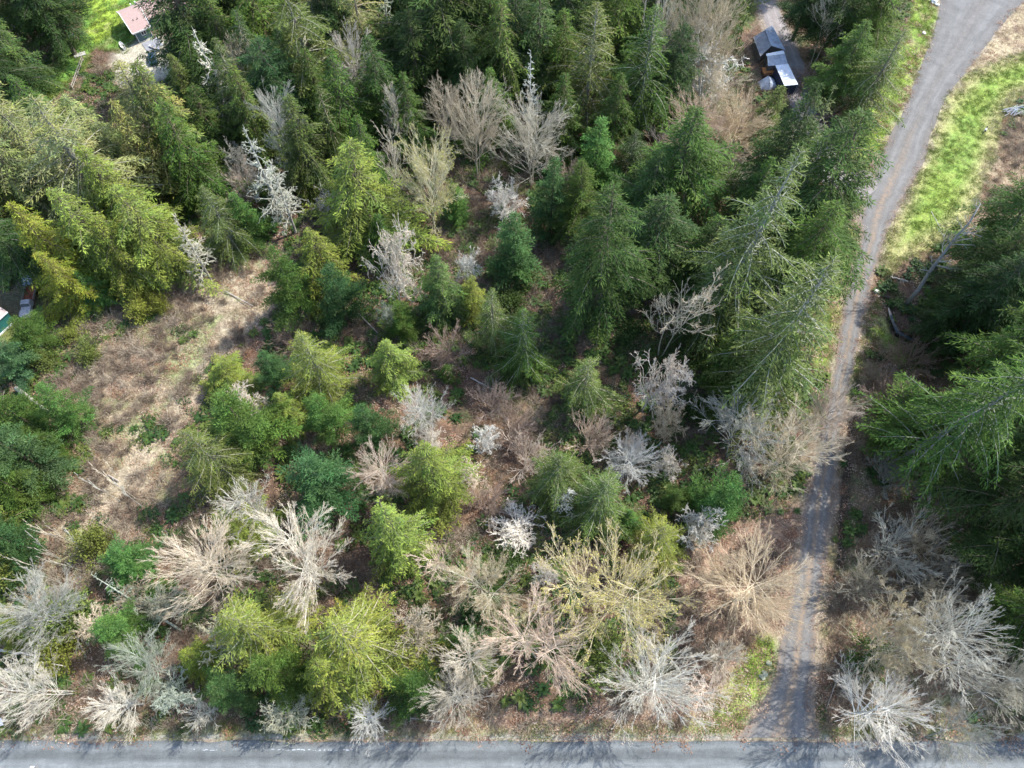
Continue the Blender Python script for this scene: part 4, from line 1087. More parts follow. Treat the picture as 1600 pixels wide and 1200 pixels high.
def twigclump(seed, mat, n=46, R=1.0, H=1.1, w=.022, K=4):
    rg = np.random.default_rng(seed); az = rg.uniform(0, 6.28, n); el = rg.uniform(.25, 1.4, n)
    d0 = np.stack([np.cos(az) * np.cos(el), np.sin(az) * np.cos(el), np.sin(el) * H / R], 1)
    st = np.c_[rg.normal(0, .25 * R, (n, 2)), np.zeros(n)]; pts = [st]; cur = st; d = d0
    for k in range(K - 1):
        d = d + rg.normal(0, .3, (n, 3)) + np.array([0, 0, -.16]); cur = cur + d * R * .36; cur[:, 2] = np.maximum(cur[:, 2], .02); pts.append(cur)
    V, F = tubes(np.stack(pts, 1), np.tile(np.linspace(w, w * .5, K), (n, 1)), 3)
    return np_mesh('twigclump', V, F, mat, grey(len(V), rg, .7, 1.3))
def grasstuft(seed, mat, n=26, R=.28, l=.42, w=.05):
    rg = np.random.default_rng(seed); az = rg.uniform(0, 6.28, n); p = np.c_[rg.normal(0, R, (n, 2)), np.zeros(n)]
    dd = unit(np.stack([np.cos(az), np.sin(az), rg.uniform(.3, 2.2, n)], 1)); nn = unit(rg.normal(0, 1, (n, 3)))
    return np_mesh('tuft', kites(p, dd, nn, l * rg.uniform(.5, 1.2, n), np.full(n, w)), quads(n), mat, np.repeat(grey(n, rg, .7, 1.3), 4, 0))

MI_fern = inst_mat('fern_green', ((0, (.035, .075, .018)), (.5, (.06, .11, .022)), (1, (.11, .14, .03))), .6)
MI_salal = inst_mat('salal_green', ((0, (.03, .065, .02)), (.6, (.055, .10, .022)), (1, (.12, .15, .03))), .4)
MI_brush = inst_mat('russet_brush', ((0, (.14, .11, .08)), (.4, (.22, .165, .12)), (.7, (.33, .265, .195)), (1, (.42, .36, .27))), .9, 0)
MI_brak = inst_mat('dead_bracken', ((0, (.20, .10, .055)), (.5, (.33, .19, .12)), (1, (.40, .30, .19))), .8, .15)
MI_litter = inst_mat('leaf_litter', ((0, (.14, .07, .045)), (.4, (.25, .15, .10)), (.75, (.36, .25, .175)), (1, (.46, .36, .28))), .7, .15)
MI_grass = inst_mat('meadow_grass', ((0, (.09, .16, .035)), (.5, (.165, .24, .05)), (.9, (.26, .31, .06)), (1, (.42, .38, .16))), .6, .3)
MI_straw = inst_mat('straw', ((0, (.30, .22, .13)), (.5, (.45, .36, .23)), (1, (.58, .50, .35))), .7, .2)

def scatter(n, x0=-128, x1=140, y0=-8, y1=205):
    return np.c_[rng.uniform(x0, x1, n), rng.uniform(y0, y1, n)]
def fd(p): return hard_dist(p[:, 0], p[:, 1])
BUILT = [px2w(225, 30) + (15,), px2w(1212, 60) + (9,), px2w(1222, 110) + (8,), px2w(0, 500) + (7,), px2w(45, 470) + (5,)]
def open_(p):
    k = np.ones(len(p), bool)
    for bx, by, br_ in BUILT: k &= np.hypot(p[:, 0] - bx, p[:, 1] - by) > br_
    return k & (signed_dist(p[:, 0], p[:, 1], HOUSEYARD) < -1)
def grassy(p):
    x, y = p.T
    return np.maximum.reduce([signed_dist(x, y, MEADOW), signed_dist(x, y, LAWN)])
def strips(p):
    x, y = p.T
    return np.maximum.reduce([signed_dist(x, y, q) for q in (VERGE_L1, VERGE_L2, VERGE_R2, VERGE_B)])

p = scatter(38000); nz = fbm(p[:, 0], p[:, 1], 7, 301); cl = signed_dist(p[:, 0], p[:, 1], CLEAR)
k = (fd(p) > 1.2) & (grassy(p) < -1) & (strips(p) < -.5) & open_(p) & ((cl < 1) & (nz > .40) | (nz > .62) | (nz > .50) & (p[:, 0] < px2w(300, 700)[0]) & (p[:, 1] < px2w(300, 760)[1])) & ((signed_dist(p[:, 0], p[:, 1], RIGHTWOOD) < 0) | (nz > .70)) & (signed_dist(p[:, 0], p[:, 1], OAKLEAF) < 0) & (signed_dist(p[:, 0], p[:, 1], DRYR) < 0) & (signed_dist(p[:, 0], p[:, 1], DRYM) < 0)
q = p[k]; h_ = len(q) // 2
cover('sword_ferns', q[:h_], rng.uniform(.7, 1.5, h_), [proto('fern_a', fern_mesh(1)), proto('fern_b', fern_mesh(2))], 'dark green sword ferns carpeting the forest floor')
cover('salal_undergrowth', q[h_:], rng.uniform(.7, 1.8, len(q) - h_), [proto('salal_a', leafclump(3, MI_salal)), proto('salal_b', leafclump(4, MI_salal))], 'glossy green salal low in the forest floor')
p = scatter(30000); nz = fbm(p[:, 0], p[:, 1], 8, 331); x, y = p.T
k = (fd(p) > 1.6) & (grassy(p) < -2) & (strips(p) < -1) & open_(p) & ((nz > .50) | (signed_dist(x, y, CLEAR) > -1) & (nz > .40)) & (signed_dist(x, y, DRYR) < 0) & (line_dist(x, y, CLEAR_PATH) > 1.6) & (signed_dist(x, y, FARM) < 0)
cover('russet_brush', p[k], rng.uniform(.6, 1.7, k.sum()), [proto('brush_%d' % i, twigclump(10 + i, MI_brush)) for i in range(3)], 'russet bare brush and brambles over the forest floor')
p = scatter(26000); nz = fbm(p[:, 0], p[:, 1], 5, 361); x, y = p.T
k = (fd(p) > .8) & (grassy(p) < -.5) & open_(p) & ((nz > .5) | (signed_dist(x, y, DRYM) > 0))
cover('dead_bracken', p[k], rng.uniform(.6, 1.4, k.sum()), [proto('bracken_%d' % i, leafclump(20 + i, MI_brak, 40, .8, .25, .34, .09)) for i in range(2)], 'flattened rusty bracken and dead stalks')
p = scatter(60000); x, y = p.T; nz = fbm(x, y, 4, 391)
k = (fd(p) > -.4) & (grassy(p) < -1) & open_(p) & ((signed_dist(x, y, OAKLEAF) > 0) | (signed_dist(x, y, RIGHTWOOD) > 0) | (nz > .5))
cover('fallen_leaves', p[k], rng.uniform(.7, 1.3, k.sum()), [proto('leaves_%d' % i, leafclump(30 + i, MI_litter, 34, 1.1, .1, .19, .16, True)) for i in range(3)], 'brown fallen maple leaves on the ground')
# leaves blown onto the gravel
p = scatter(30000, 40, 140); x, y = p.T; sd_ = signed_dist(x, y, DRIVE_POLY)
k = (sd_ > -.5) & (sd_ < .9) & (fbm(x, y, 3, 395) > .45) & (y < 120)
n_ = k.sum()
o = cover('leaves_on_gravel', p[k], rng.uniform(.4, .8, n_), [proto('gleaves', leafclump(37, MI_litter, 12, 1.0, .1, .2, .17, True))], 'scattered leaves along the gravel edges', .02); o.location.z = .09
p = scatter(160000); x, y = p.T
gr_ = grassy(p); st_ = strips(p); nz = fbm(x, y, 3, 401)
k = (fd(p) > .1) & (((gr_ > -.6) & (nz > .36)) | ((st_ > -.4) & (nz > .44)) | ((y > ROAD_Y1) & (y < ROAD_Y1 + 2.6) & (nz > .5)))
cover('grass', p[k], rng.uniform(.6, 1.3, k.sum()), [proto('grass_%d' % i, grasstuft(40 + i, MI_grass)) for i in range(2)], 'bright green grass of the meadow, verges and lawn')
p = scatter(60000); x, y = p.T; nz = fbm(x, y, 3, 431)
k = (fd(p) > .3) & open_(p) & (((signed_dist(x, y, CLEAR) > -1) & (nz > .46)) | (signed_dist(x, y, DRYM) > -1) | (signed_dist(x, y, DRYR) > -1) & (nz > .5) | (np.abs(gr_[:60000]*0 + signed_dist(x, y, MEADOW)) < 1.5))
cover('straw_grass', p[k], rng.uniform(.7, 1.5, k.sum()), [proto('straw_%d' % i, grasstuft(50 + i, MI_straw, 24, .35, .6, .05)) for i in range(2)], 'dry straw-coloured grass lying in the clearing and banks')
# ------------------------------------------------------------------ built things
def box(x0, x1, y0, y1, z0, z1):
    V = [(x, y, z) for z in (z0, z1) for y in (y0, y1) for x in (x0, x1)]
    return V, [(0, 2, 3, 1), (4, 5, 7, 6), (0, 1, 5, 4), (2, 6, 7, 3), (0, 4, 6, 2), (1, 3, 7, 5)]
class MB:
    def __init__(s): s.V = []; s.F = []
    def add(s, V, F):
        n = len(s.V); s.V += [tuple(v) for v in V]; s.F += [tuple(i + n for i in f) for f in F]; return s
    def box(s, *a): return s.add(*box(*a))
    def poly(s, *p): return s.add(p, [tuple(range(len(p)))])
    def slab(s, pts, t):
        """thick plate from a loop of points, t below along its normal"""
        P = [Vector(p) for p in pts]; n = (P[1] - P[0]).cross(P[2] - P[0]).normalized()
        Q = [p - n * t for p in P]; m = len(P)
        return s.add(P + Q, [tuple(range(m)), tuple(range(2 * m - 1, m - 1, -1))] + [(i, i + m, (i + 1) % m + m, (i + 1) % m) for i in range(m)])
    def tube(s, pts, r, m=8):
        P = np.array([pts], float); rr = np.array([r if hasattr(r, '__len__') else [r] * len(pts)], float)
        V, F = tubes(P, rr, m); V = V.tolist(); k = len(pts)
        s.add(V, F.tolist()); n = len(s.V) - len(V)
        s.F.append(tuple(n + i for i in range(m))); s.F.append(tuple(n + (k - 1) * m + i for i in range(m)))
        return s
    def build(s, name, mat, parent=None, bevel=0, smooth=False, loc=None, rot=None):
        me = bpy.data.meshes.new(name); me.from_pydata(s.V, [], s.F); me.update()
        import bmesh
        bm = bmesh.new(); bm.from_mesh(me); bmesh.ops.recalc_face_normals(bm, faces=bm.faces)
        if bevel: bmesh.ops.bevel(bm, geom=bm.edges[:], offset=bevel, segments=1, affect='EDGES')
        bm.to_mesh(me); bm.free()
        if smooth: me.shade_smooth()
        me.materials.append(mat)
        return link(name, me, parent, loc, rot)

mPink = plain('pinkish_shingles', (.37, .265, .24), .9, .12, 2.5, bump=.3)
mTeal = plain('slate_blue_siding', (.10, .16, .19), .7, .12, 2)
mTrim = plain('white_trim', (.78, .78, .76), .6, .05, 2)
mGlass = plain('window_glass', (.03, .04, .05), .1, .1, 2)
mConc = plain('concrete', (.42, .41, .38), .9, .15, 1.2, bump=.2)
mMetalW = plain('white_metal_roof', (.72, .76, .82), .5, .18, .9)
mMetalG = plain('galvanised_roof', (.36, .40, .46), .5, .35, .8)
mMetalD = plain('weathered_grey_roof', (.25, .255, .27), .8, .3, .9)
mDark = plain('dark_blue_wall', (.035, .045, .075), .7, .3, 1.5)
mDarkG = plain('grey_board_wall', (.12, .11, .10), .9, .3, 1.5)
mTarp = plain('grey_tarpaulin', (.38, .42, .48), .5, .3, .8)
mRust = plain('rust', (.20, .055, .03), .85, .45, 1.6, (.28, .09, .05))
mGrn = plain('teal_wall', (.03, .15, .13), .6, .15, 1.2)
mRoofP = plain('tan_pink_roof', (.42, .33, .30), .85, .12, 2)
mTruck = plain('faded_grey_paint', (.34, .34, .36), .45, .25, 2.5, (.42, .40, .40))
mTyre = plain('rubber', (.025, .025, .025), .9, .2, 4)
mWood = plain('weathered_wood', (.34, .30, .25), .9, .25, 2.5)
mWoodD = plain('dark_wet_wood', (.09, .07, .055), .9, .25, 2.5)
mRock = plain('pale_rock', (.62, .60, .54), .9, .15, 2.5, bump=.5)
mRockD = plain('mossy_rock', (.30, .31, .22), .9, .25, 2.5, bump=.5)
mWhiteP = plain('white_paint', (.80, .80, .80), .5, .04, 2)
mOrange = plain('rusty_orange_sheet', (.36, .15, .05), .8, .3, 2)
mBlueC = plain('dark_blue_paint', (.03, .06, .09), .3, .2, 2)

# house: local x along the ridge, gable end faces -y side of the picture
def house():
    ax, ay = px2w(230, 62); ang = math.atan2(*(lambda a, b: (b[1] - a[1], b[0] - a[0]))(px2w(221, 62), px2w(238, 55)))
    t = empty('house', 'house with pinkish shingle roof and slate-blue gable wall, half under the dark fir', 'house', (ax, ay, 0), ang)
    wl = 2.0; W = 3.3; D = 9.5; H0 = 3.0
    # main range: plan x -2.2..8, y 0..D ; the near wall at y=0
    walls = MB(); walls.box(-1.9, 1.6, .0, 7.0, 0, H0); walls.box(1.6, 12, 2.4, 9.8, 0, H0); walls.build('wall', mTeal, t)
    # near roof slope of the wing, and its far slope
    r = MB(); r.slab([(-2.5, -.45, 2.95), (1.95, -.45, 2.95), (2.6, 5.4, 5.0), (-2.5, 5.4, 5.0)], .16); r.slab([(-2.5, 5.4, 5.0), (2.6, 5.4, 5.0), (2.6, 9.2, 3.3), (-2.5, 9.2, 3.3)], .16)
    roof = r.build('roof', mPink, t)
    r2 = MB(); r2.slab([(2.62, 1.9, 3.1), (12.5, 1.9, 3.1), (12.5, 6.0, 4.85), (2.62, 6.0, 4.85)], .16); r2.slab([(2.62, 6.0, 4.85), (12.5, 6.0, 4.85), (12.5, 10.2, 3.1), (2.62, 10.2, 3.1)], .16)
    r2.build('roof', mPink, t)
    f = MB(); f.box(-2.55, 2.0, -.56, -.47, 2.72, 2.98); f.slab([(-2.62, -.5, 3.0), (-2.51, -.5, 3.0), (-2.51, 5.4, 5.06), (-2.62, 5.4, 5.06)], .25); f.slab([(2.0, -.5, 3.0), (2.1, -.5, 3.0), (2.7, 5.4, 5.06), (2.6, 5.4, 5.06)], .25)
    f.slab([(-2.62, 5.4, 5.06), (-2.51, 5.4, 5.06), (-2.51, 9.2, 3.36), (-2.62, 9.2, 3.36)], .25)
    f.build('fascia', mTrim, t)
    MB().box(-1.98, -1.86, -.07, .0, 0, 2.9).box(1.56, 1.68, -.07, .0, 0, 2.9).box(-1.86, 1.56, -.06, 0, .02, .16).build('corner_board', mTrim, t)
    w = MB().box(-.62, .62, -.05, 0, 1.35, 1.47).box(-.62, .62, -.05, 0, 2.3, 2.42).box(-.62, -.52, -.05, 0, 1.47, 2.3).box(.52, .62, -.05, 0, 1.47, 2.3).box(-.05, .05, -.05, 0, 1.47, 2.3).build('window', mTrim, t)
    MB().box(-.52, -.05, -.02, .0, 1.47, 2.3).build('pane', mGlass, w); MB().box(.05, .52, -.02, .0, 1.47, 2.3).build('pane', mGlass, w)
    for k, xx in enumerate((-.6, .45)): MB().tube([(xx, 2.4, 3.8), (xx, 2.4, 4.35)], .09).build('roof_vent', mDarkG, t)
    # white posts of the far deck corner
    MB().box(1.2, 1.5, 9.4, 9.7, 0, 3.6).box(2.4, 2.7, 9.6, 9.9, 0, 3.6).build('porch_post', mTrim, t)
    p = MB().box(-1.7, 2.4, -4.4, -.6, .02, .10); pad = p.build('paved_apron', mMetalD); tag(pad, kind='structure'); pad.location = (ax, ay, 0); pad.rotation_euler.z = ang
house()

def rock(name, x, y, s, mat, label, cat='rock', group=None, seed=0):
    import bmesh
    rg = np.random.default_rng(seed + int(abs(x * 7))); bm = bmesh.new(); bmesh.ops.create_icosphere(bm, subdivisions=2, radius=1)
    for v in bm.verts: v.co *= 1 + rg.normal(0, .10); v.co.x *= s * rg.uniform(.98, 1.02) * 1.2; v.co.y *= s * .95; v.co.z *= s * .65
    me = bpy.data.meshes.new(name); bm.to_mesh(me); bm.free(); me.materials.append(mat)
    o = link(name, me, None, (x, y, zat(x, y) + s * .25), (0, 0, rg.uniform(0, 6))); return tag(o, label, cat, group)

x, y = px2w(111, 56)
t = empty('planter', 'round white planter by the dark fir at the lawn edge', 'planter', (x, y, zat(x, y)))
MB().tube([(0, 0, 0), (0, 0, .35), (0, 0, .75)], [.5, .62, .72], 12).build('tub', mWhiteP, t); MB().tube([(0, 0, .751), (0, 0, .78)], [.6, .3], 10).build('soil', mWoodD, t)
x, y = px2w(125, 86)
tag(MB().box(-1.3, 1.3, -.7, .7, 0, .22).build('concrete_slab', mConc, None, .04, loc=(x, y, zat(x, y)), rot=(0, 0, .5)), 'pale concrete slab lying between the two lawns', 'slab')
# fence of rails at the lower lawn
a = np.array(px2w(131, 95)); b_ = np.array(px2w(115, 140)); L = float(np.hypot(*(b_ - a))); an = math.atan2(*(b_ - a)[::-1])
t = empty('rail_fence', 'weathered rail fence at the end of the yellow-green lawn strip', 'fence', (a[0], a[1], 0), an)
for k in range(5): MB().box(-.09 + L * k / 4, .09 + L * k / 4, -.09, .09, -.3, 1.3).build('post', mWood, t)
for k in range(4):
    for z in (.45, 1.0): MB().box(.1 + L * k / 4, L * (k + 1) / 4 - .1, -.04, .04, z, z + .16).build('rail', mWood, t)
# dark car and boats at the house yard
def car(x, y, ang, mat, label):
    t = empty('parked_car', label, 'car', (x, y, zat(x, y)), ang)
    s = MB(); prof = [(-2.2, .35), (-2.25, .75), (-2.0, .95), (-1.3, 1.0), (1.1, 1.0), (2.0, .85), (2.2, .6), (2.2, .35)]
    V = [(a, sy * .88, b) for sy in (-1, 1) for a, b in prof]; m = len(prof)
    s.add(V, [tuple(range(m)), tuple(range(2 * m - 1, m - 1, -1))] + [(i, (i + 1) % m, (i + 1) % m + m, i + m) for i in range(m)]); s.build('body', mat, t, .05)
    prof = [(-1.6, 1.0), (-1.2, 1.45), (.35, 1.47), (1.05, 1.0)]
    V = [(a, sy * (.82 if b < 1.2 else .66), b) for sy in (-1, 1) for a, b in prof]; m = 4
    MB().add(V, [tuple(range(m)), tuple(range(2 * m - 1, m - 1, -1))] + [(i, (i + 1) % m, (i + 1) % m + m, i + m) for i in range(m)]).build('windows', mGlass, t)
    MB().box(-1.2, .35, -.64, .64, 1.475, 1.50).build('roof', mat, t)
    for sx in (-1.4, 1.4):
        for sy in (-.84, .84): MB().tube([(sx, sy - .1, .33), (sx, sy + .1, .33)], .33, 14).build('wheel', mTyre, t)
x, y = px2w(240, 94); car(x, y, 1.9, mBlueC, 'dark blue car parked under the big fir in the gravel yard')
for (px, py, an, lb) in ((192, 73, 2.2, 'small white skiff on the shadowed grass left of the house'), (243, 76, -.5, 'white skiff lying right of the paved apron by the house')):
    x, y = px2w(px, py)
    t = empty('skiff', lb, 'boat', (x, y, zat(x, y) + .02), an)
    L = 1.6; st = [(-1, .34), (-.4, .5), (.3, .48), (.8, .26), (1.0, .03)]
    V = []; 
    for a_, w_ in st: V += [(a_ * L, -w_, .5), (a_ * L, -w_ * .6, .05), (a_ * L, w_ * .6, .05), (a_ * L, w_, .5)]
    F = []
    for k in range(4): F += [(4 * k + j, 4 * k + j + 1, 4 * k + j + 5, 4 * k + j + 4) for j in range(3)]
    F.append((0, 3, 2, 1))
    MB().add(V, F).build('hull', mWhiteP, t)
    for a_ in (-.5, .2): MB().box(a_ * L - .12, a_ * L + .12, -.44, .44, .36, .40).build('seat', mWood, t)

# row of sheds beside the side track: roofs from the photograph's corners at their eaves height
def shed(name, label, corners, zs, roofm, wallm, cat='shed', open_front=False, ridges=True):
    P = [Vector((*px2w(px, py, z), z)) for (px, py), z in zip(corners, zs)]
    c = sum(P, Vector()) / len(P)
    t = empty(name, label, cat, (c.x, c.y, 0))
    Q = [p - Vector((c.x, c.y, 0)) for p in P]
    n = (Q[1] - Q[0]).cross(Q[2] - Q[0])
    if n.z < 0: Q = Q[::-1]
    MB().slab(Q, .10).build('roof', roofm, t)
    if ridges:   # standing seams
        m = MB(); k = 9
        for i in range(1, k):
            a_ = Q[0].lerp(Q[1], i / k); b2 = Q[3].lerp(Q[2], i / k); up = Vector((0, 0, .05)); s_ = (Q[1] - Q[0]).normalized() * .03
            m.add([a_ - s_, a_ + s_, b2 + s_, b2 - s_, a_ - s_ + up, a_ + s_ + up, b2 + s_ + up, b2 - s_ + up], [(0, 1, 2, 3), (4, 7, 6, 5), (0, 4, 5, 1), (1, 5, 6, 2), (2, 6, 7, 3), (3, 7, 4, 0)])
        m.build('roof_seams', roofm, t)
    k = len(Q); m0 = Vector((sum(q.x for q in Q) / k, sum(q.y for q in Q) / k, 0))
    base = [m0 + (Vector((q.x, q.y, 0)) - m0) * .93 for q in Q]
    for i in range(k):
        a_, b2 = base[i], base[(i + 1) % k]; za, zb = Q[i].z - .13, Q[(i + 1) % k].z - .13
        if open_front and i == open_front - 1:
            continue
        d_ = (b2 - a_); nn = Vector((d_.y, -d_.x, 0)).normalized() * .06
        V = [a_ + nn, b2 + nn, b2 + nn + Vector((0, 0, zb)), a_ + nn + Vector((0, 0, za)), a_ - nn, b2 - nn, b2 - nn + Vector((0, 0, zb)), a_ - nn + Vector((0, 0, za))]
        MB().add(V, [(0, 1, 2, 3), (7, 6, 5, 4), (0, 4, 5, 1), (3, 2, 6, 7), (1, 5, 6, 2), (0, 3, 7, 4)]).build('wall', wallm, t)
    return t, Q, base
shed('long_shed', 'long shed with pale galvanised roof, farthest of the row beside the side track', [(1195, 46), (1207, 40), (1227, 78), (1205, 71)], [3.2, 3.2, 2.8, 2.8], mMetalG, mDarkG)
shed('old_shed', 'old shed with dull grey roof left of the long galvanised one', [(1177, 58), (1195, 47), (1205, 72), (1188, 88)], [2.3, 2.9, 2.7, 2.1], mMetalD, mDarkG)
t, Q, base = shed('lean_to', 'grey lean-to with a white ridge strip in the middle of the row', [(1199, 87), (1226, 83), (1231, 100), (1200, 103)], [2.9, 2.9, 2.5, 2.5], mMetalG, mDarkG)
shed('ridge_cabin', 'narrow shed with bright white sheet roof between the long shed and the lean-to', [(1197, 84), (1224, 78.5), (1226, 83.5), (1198, 87.5)], [2.6, 2.6, 3.0, 3.0], mMetalW, mDarkG, ridges=False)
t, Q, base = shed('carport', 'open carport with bright white metal roof and dark blue side, nearest of the row', [(1211.5, 102), (1231.5, 99.5), (1247, 132), (1226, 134)], [3.0, 3.0, 2.8, 2.8], mMetalW, mDark)
fr = MB()
for k in range(6):
    a_ = Q[2].lerp(Q[3], k / 5) if Q[2].y < Q[0].y else Q[0].lerp(Q[1], k / 5)
    fr.tube([(a_.x, a_.y - .15, 0), (a_.x, a_.y - .15, a_.z - .12)], .05, 5)
fr.build('front_posts', mDark, t)
# tarpaulin-covered boat / heap and orange sheet
x, y = px2w(1200, 129, 1)
t = empty('tarpaulin_tent', 'grey tarpaulin tent over a heap, left of the carport', 'tent', (x, y, 0), .2)
A = [(-2.0, -1.2, .5), (-.3, -2.0, .5), (1.9, -1.0, .6), (2.1, 1.3, .6), (.1, 1.7, .5), (-1.9, 1.2, .5)]; R0, R1 = (-.2, -1.0, 1.9), (.2, 1.2, 1.9)
MB().add(A + [R0, R1] + [(a_[0], a_[1], 0) for a_ in A], [(0, 1, 6), (1, 2, 6), (2, 3, 7, 6), (3, 4, 7), (4, 5, 7), (5, 0, 6, 7)] + [(i, i + 8, (i + 1) % 6 + 8, (i + 1) % 6) for i in range(6)]).build('cover', mTarp, t)
MB().tube([(-.2, -2.2, .0), (-.2, -1.0, 1.92), (.2, 1.2, 1.92), (.2, 1.9, .0)], .05, 5).build('frame', mWood, t)
x, y = px2w(1201, 111, 1)
t = empty('stacked_sheets', 'rusty orange sheets leaning beneath the lean-to', 'sheet stack', (x, y, 0), .2)
for k in range(4): MB().slab([(-1.4, -.9 + k * .1, .5 + k * .14), (1.3, -.9 + k * .1, .5 + k * .14), (1.3, 1.1, .9 + k * .14), (-1.4, 1.1, .9 + k * .14)], .05).build('sheet', mOrange if k % 2 else mWoodD, t)
MB().box(-1.3, 1.2, -.7, 1.0, 0, .45).build('trestle', mWoodD, t)
x, y = px2w(1193, 138, .4); tag(MB().tube([(-1.6, .9, .25), (0, 0, .3), (1.5, -1.2, .25)], .2, 7).build('brick_edging', mRust, None, loc=(x, y, 0)), 'reddish kerb of stones curving below the tarpaulin tent', 'kerb')

# flatbed truck with rusty bed
fx, fy = px2w(41, 490, .8); bx_, by_ = px2w(50, 452, .8)
an = math.atan2(fy - by_, fx - bx_)
t = empty('flatbed_truck', 'old grey pickup truck with rusty open bed beside the golden cedar', 'truck', (*px2w(43, 477, .8), 0), an)
def extr(name, prof, w, mat, par, bev=.05, top=1.0):
    m = len(prof); V = [(a_, sy * w * (top if b2 > 1.45 else 1), b2) for sy in (-1, 1) for a_, b2 in prof]
    return MB().add(V, [tuple(range(m)), tuple(range(2 * m - 1, m - 1, -1))] + [(i, (i + 1) % m, (i + 1) % m + m, i + m) for i in range(m)]).build(name, mat, par, bev)
extr('hood', [(.55, .5), (.55, 1.15), (2.4, 1.05), (2.5, .5)], .92, mTruck, t)
extr('cab', [(-.95, .5), (-.95, 1.2), (-.75, 1.75), (.25, 1.75), (.55, 1.15), (.55, .5)], .95, mTruck, t, .05, .86)
MB().add([(.30, -.74, 1.70), (.30, .74, 1.70), (.60, .82, 1.22), (.60, -.82, 1.22)], [(0, 1, 2, 3)]).build('windscreen', mGlass, t)
MB().add([(-.8, -.72, 1.68), (-.8, .72, 1.68), (-.99, .80, 1.25), (-.99, -.80, 1.25)], [(0, 1, 2, 3)]).build('rear_window', mGlass, t)
for sy in (-1, 1):
    extr('mudguard', [(1.0, .5), (1.15, .9), (1.9, .95), (2.35, .8), (2.4, .5)], .16, mTruck, t).location.y = sy * 1.03
    MB().tube([(2.5, sy * .7, .85), (2.58, sy * .7, .85)], .13, 10).build('headlight', mTrim, t)
MB().box(2.55, 2.72, -1.0, 1.0, .38, .58).build('bumper', mTruck, t)
bd_ = MB().box(-4.3, -1.05, -1.1, 1.1, .80, .90).build('bed', mRust, t)
for s_ in (-1.1, 1.04): MB().box(-4.3, -1.05, s_, s_ + .06, .90, 1.35).build('side_panel', mWood, bd_)
MB().box(-4.3, -4.24, -1.04, 1.04, .90, 1.3).build('tailgate', mRust, bd_)
for k in range(3): MB().box(-4.2, -1.2, -.9 + k * .65, -.4 + k * .65, .903, .93).build('plank', mRust, bd_)
MB().box(-4.2, 2.4, -.45, .45, .42, .60).build('chassis', mWoodD, t)
for sx in (1.65, -3.2):
    for sy in (-.95, .95): MB().tube([(sx, sy - .12, .42), (sx, sy + .12, .42)], .42, 14).build('wheel', mTyre, t)
x, y = px2w(43, 438, .8)
t = empty('covered_trailer', 'small trailer under a pale blue cover behind the truck', 'trailer', (x, y, 0), an + .3)
MB().box(-1.3, 1.3, -.8, .8, .45, .7).build('bed', mWoodD, t); extr('cover', [(-1.35, .7), (-1.1, 1.15), (0, 1.35), (1.1, 1.15), (1.35, .7)], .85, mTarp, t)
for sy in (-.85, .85): MB().tube([(0, sy - .1, .32), (0, sy + .1, .32)], .32, 12).build('wheel', mTyre, t)

# teal-walled building at the left edge: roof eave corner and wall
c1 = Vector((*px2w(10, 480, 3.0), 3.0)); c0 = Vector((*px2w(-30, 500, 3.0), 3.0)); c2 = Vector((*px2w(0, 491, 3.0), 3.0))
x, y = px2w(25, 501, 0); x2, y2 = px2w(0, 524, 0)
t = empty('teal_shed', 'teal-walled building with tan roof cut by the left edge', 'building', (x, y, 0), math.atan2(y - y2, x - x2))
MB().box(-9, 0, 0, 7, 0, 3.0).build('wall', mGrn, t)
MB().slab([(-9.4, -.1, 3.0), (.15, -.1, 3.0), (.15, 3.5, 4.6), (-9.4, 3.5, 4.6)], .14).slab([(-9.4, 3.5, 4.6), (.15, 3.5, 4.6), (.15, 7.2, 3.0), (-9.4, 7.2, 3.0)], .14).build('roof', mRoofP, t)
MB().box(-9.4, .16, -.24, -.12, 2.8, 3.02).build('gutter', mTrim, t)
MB().box(-9, .1, -.12, -.01, .0, .3).build('sill_board', mTrim, t)

# ------------------------------------------------------------------ logs, poles, stones
def log(name, pa, pb, z0, z1, r0, r1, mat, label, cat='log', limbs=0, seed=1):
    a_ = Vector((*px2w(*pa, z0), z0)); b2 = Vector((*px2w(*pb, z1), z1)); rg = np.random.default_rng(seed)
    n = 7; pts = []; rs = []
    for k in range(n):
        p_ = a_.lerp(b2, k / (n - 1)) + Vector((rg.normal(0, .03), rg.normal(0, .03), rg.normal(0, .02))) * (b2 - a_).length * .2 * (0 < k < n - 1); pts.append(tuple(p_ - a_)); rs.append(r0 + (r1 - r0) * k / (n - 1))
    t = empty(name, label, cat, tuple(a_)); MB().tube(pts, rs, 9).build('trunk', mat, t, smooth=True)
    if limbs:
        P = np.array([pts]); Rr = np.array([rs]); L = np.array([(b2 - a_).length * .28])
        P1, R1, L1 = grow(rg, P, Rr, L, limbs, .7, 1.1, 6, .25, .05, 0, .2, .5, .03)
        P2, R2, L2 = grow(rg, P1, R1, L1, 5, .5, .7, 4, .2, .03, 0, .25, .6, .02)
        v1, f1 = tubes(P1, R1, 3); v2, f2 = tubes(P2, R2, 3)
        o = link('branches', np_mesh('branches', np.vstack([v1, v2]), np.vstack([f1, f2 + len(v1)]), M_TWIG, grey(len(v1) + len(v2), rg, .85, 1.1)), t); o.color = (.42, .40, .35, 1)
    return t
mBleach = plain('bleached_bark', (.42, .39, .34), .9, .2, 1.5); mPaleBark = plain('pale_grey_bark', (.34, .33, .30), .9, .25, 1.5)
log('fallen_log', (25, 606), (79, 646), .8, 1.0, .42, .25, mWood, 'fallen grey log lying between the green firs at the left')
log('standing_snag', (1417, 474), (1532, 318), 0, 21, .45, .10, mPaleBark, 'tall grey dead trunk leaning right beside the stream', 'dead tree', 22, 4)
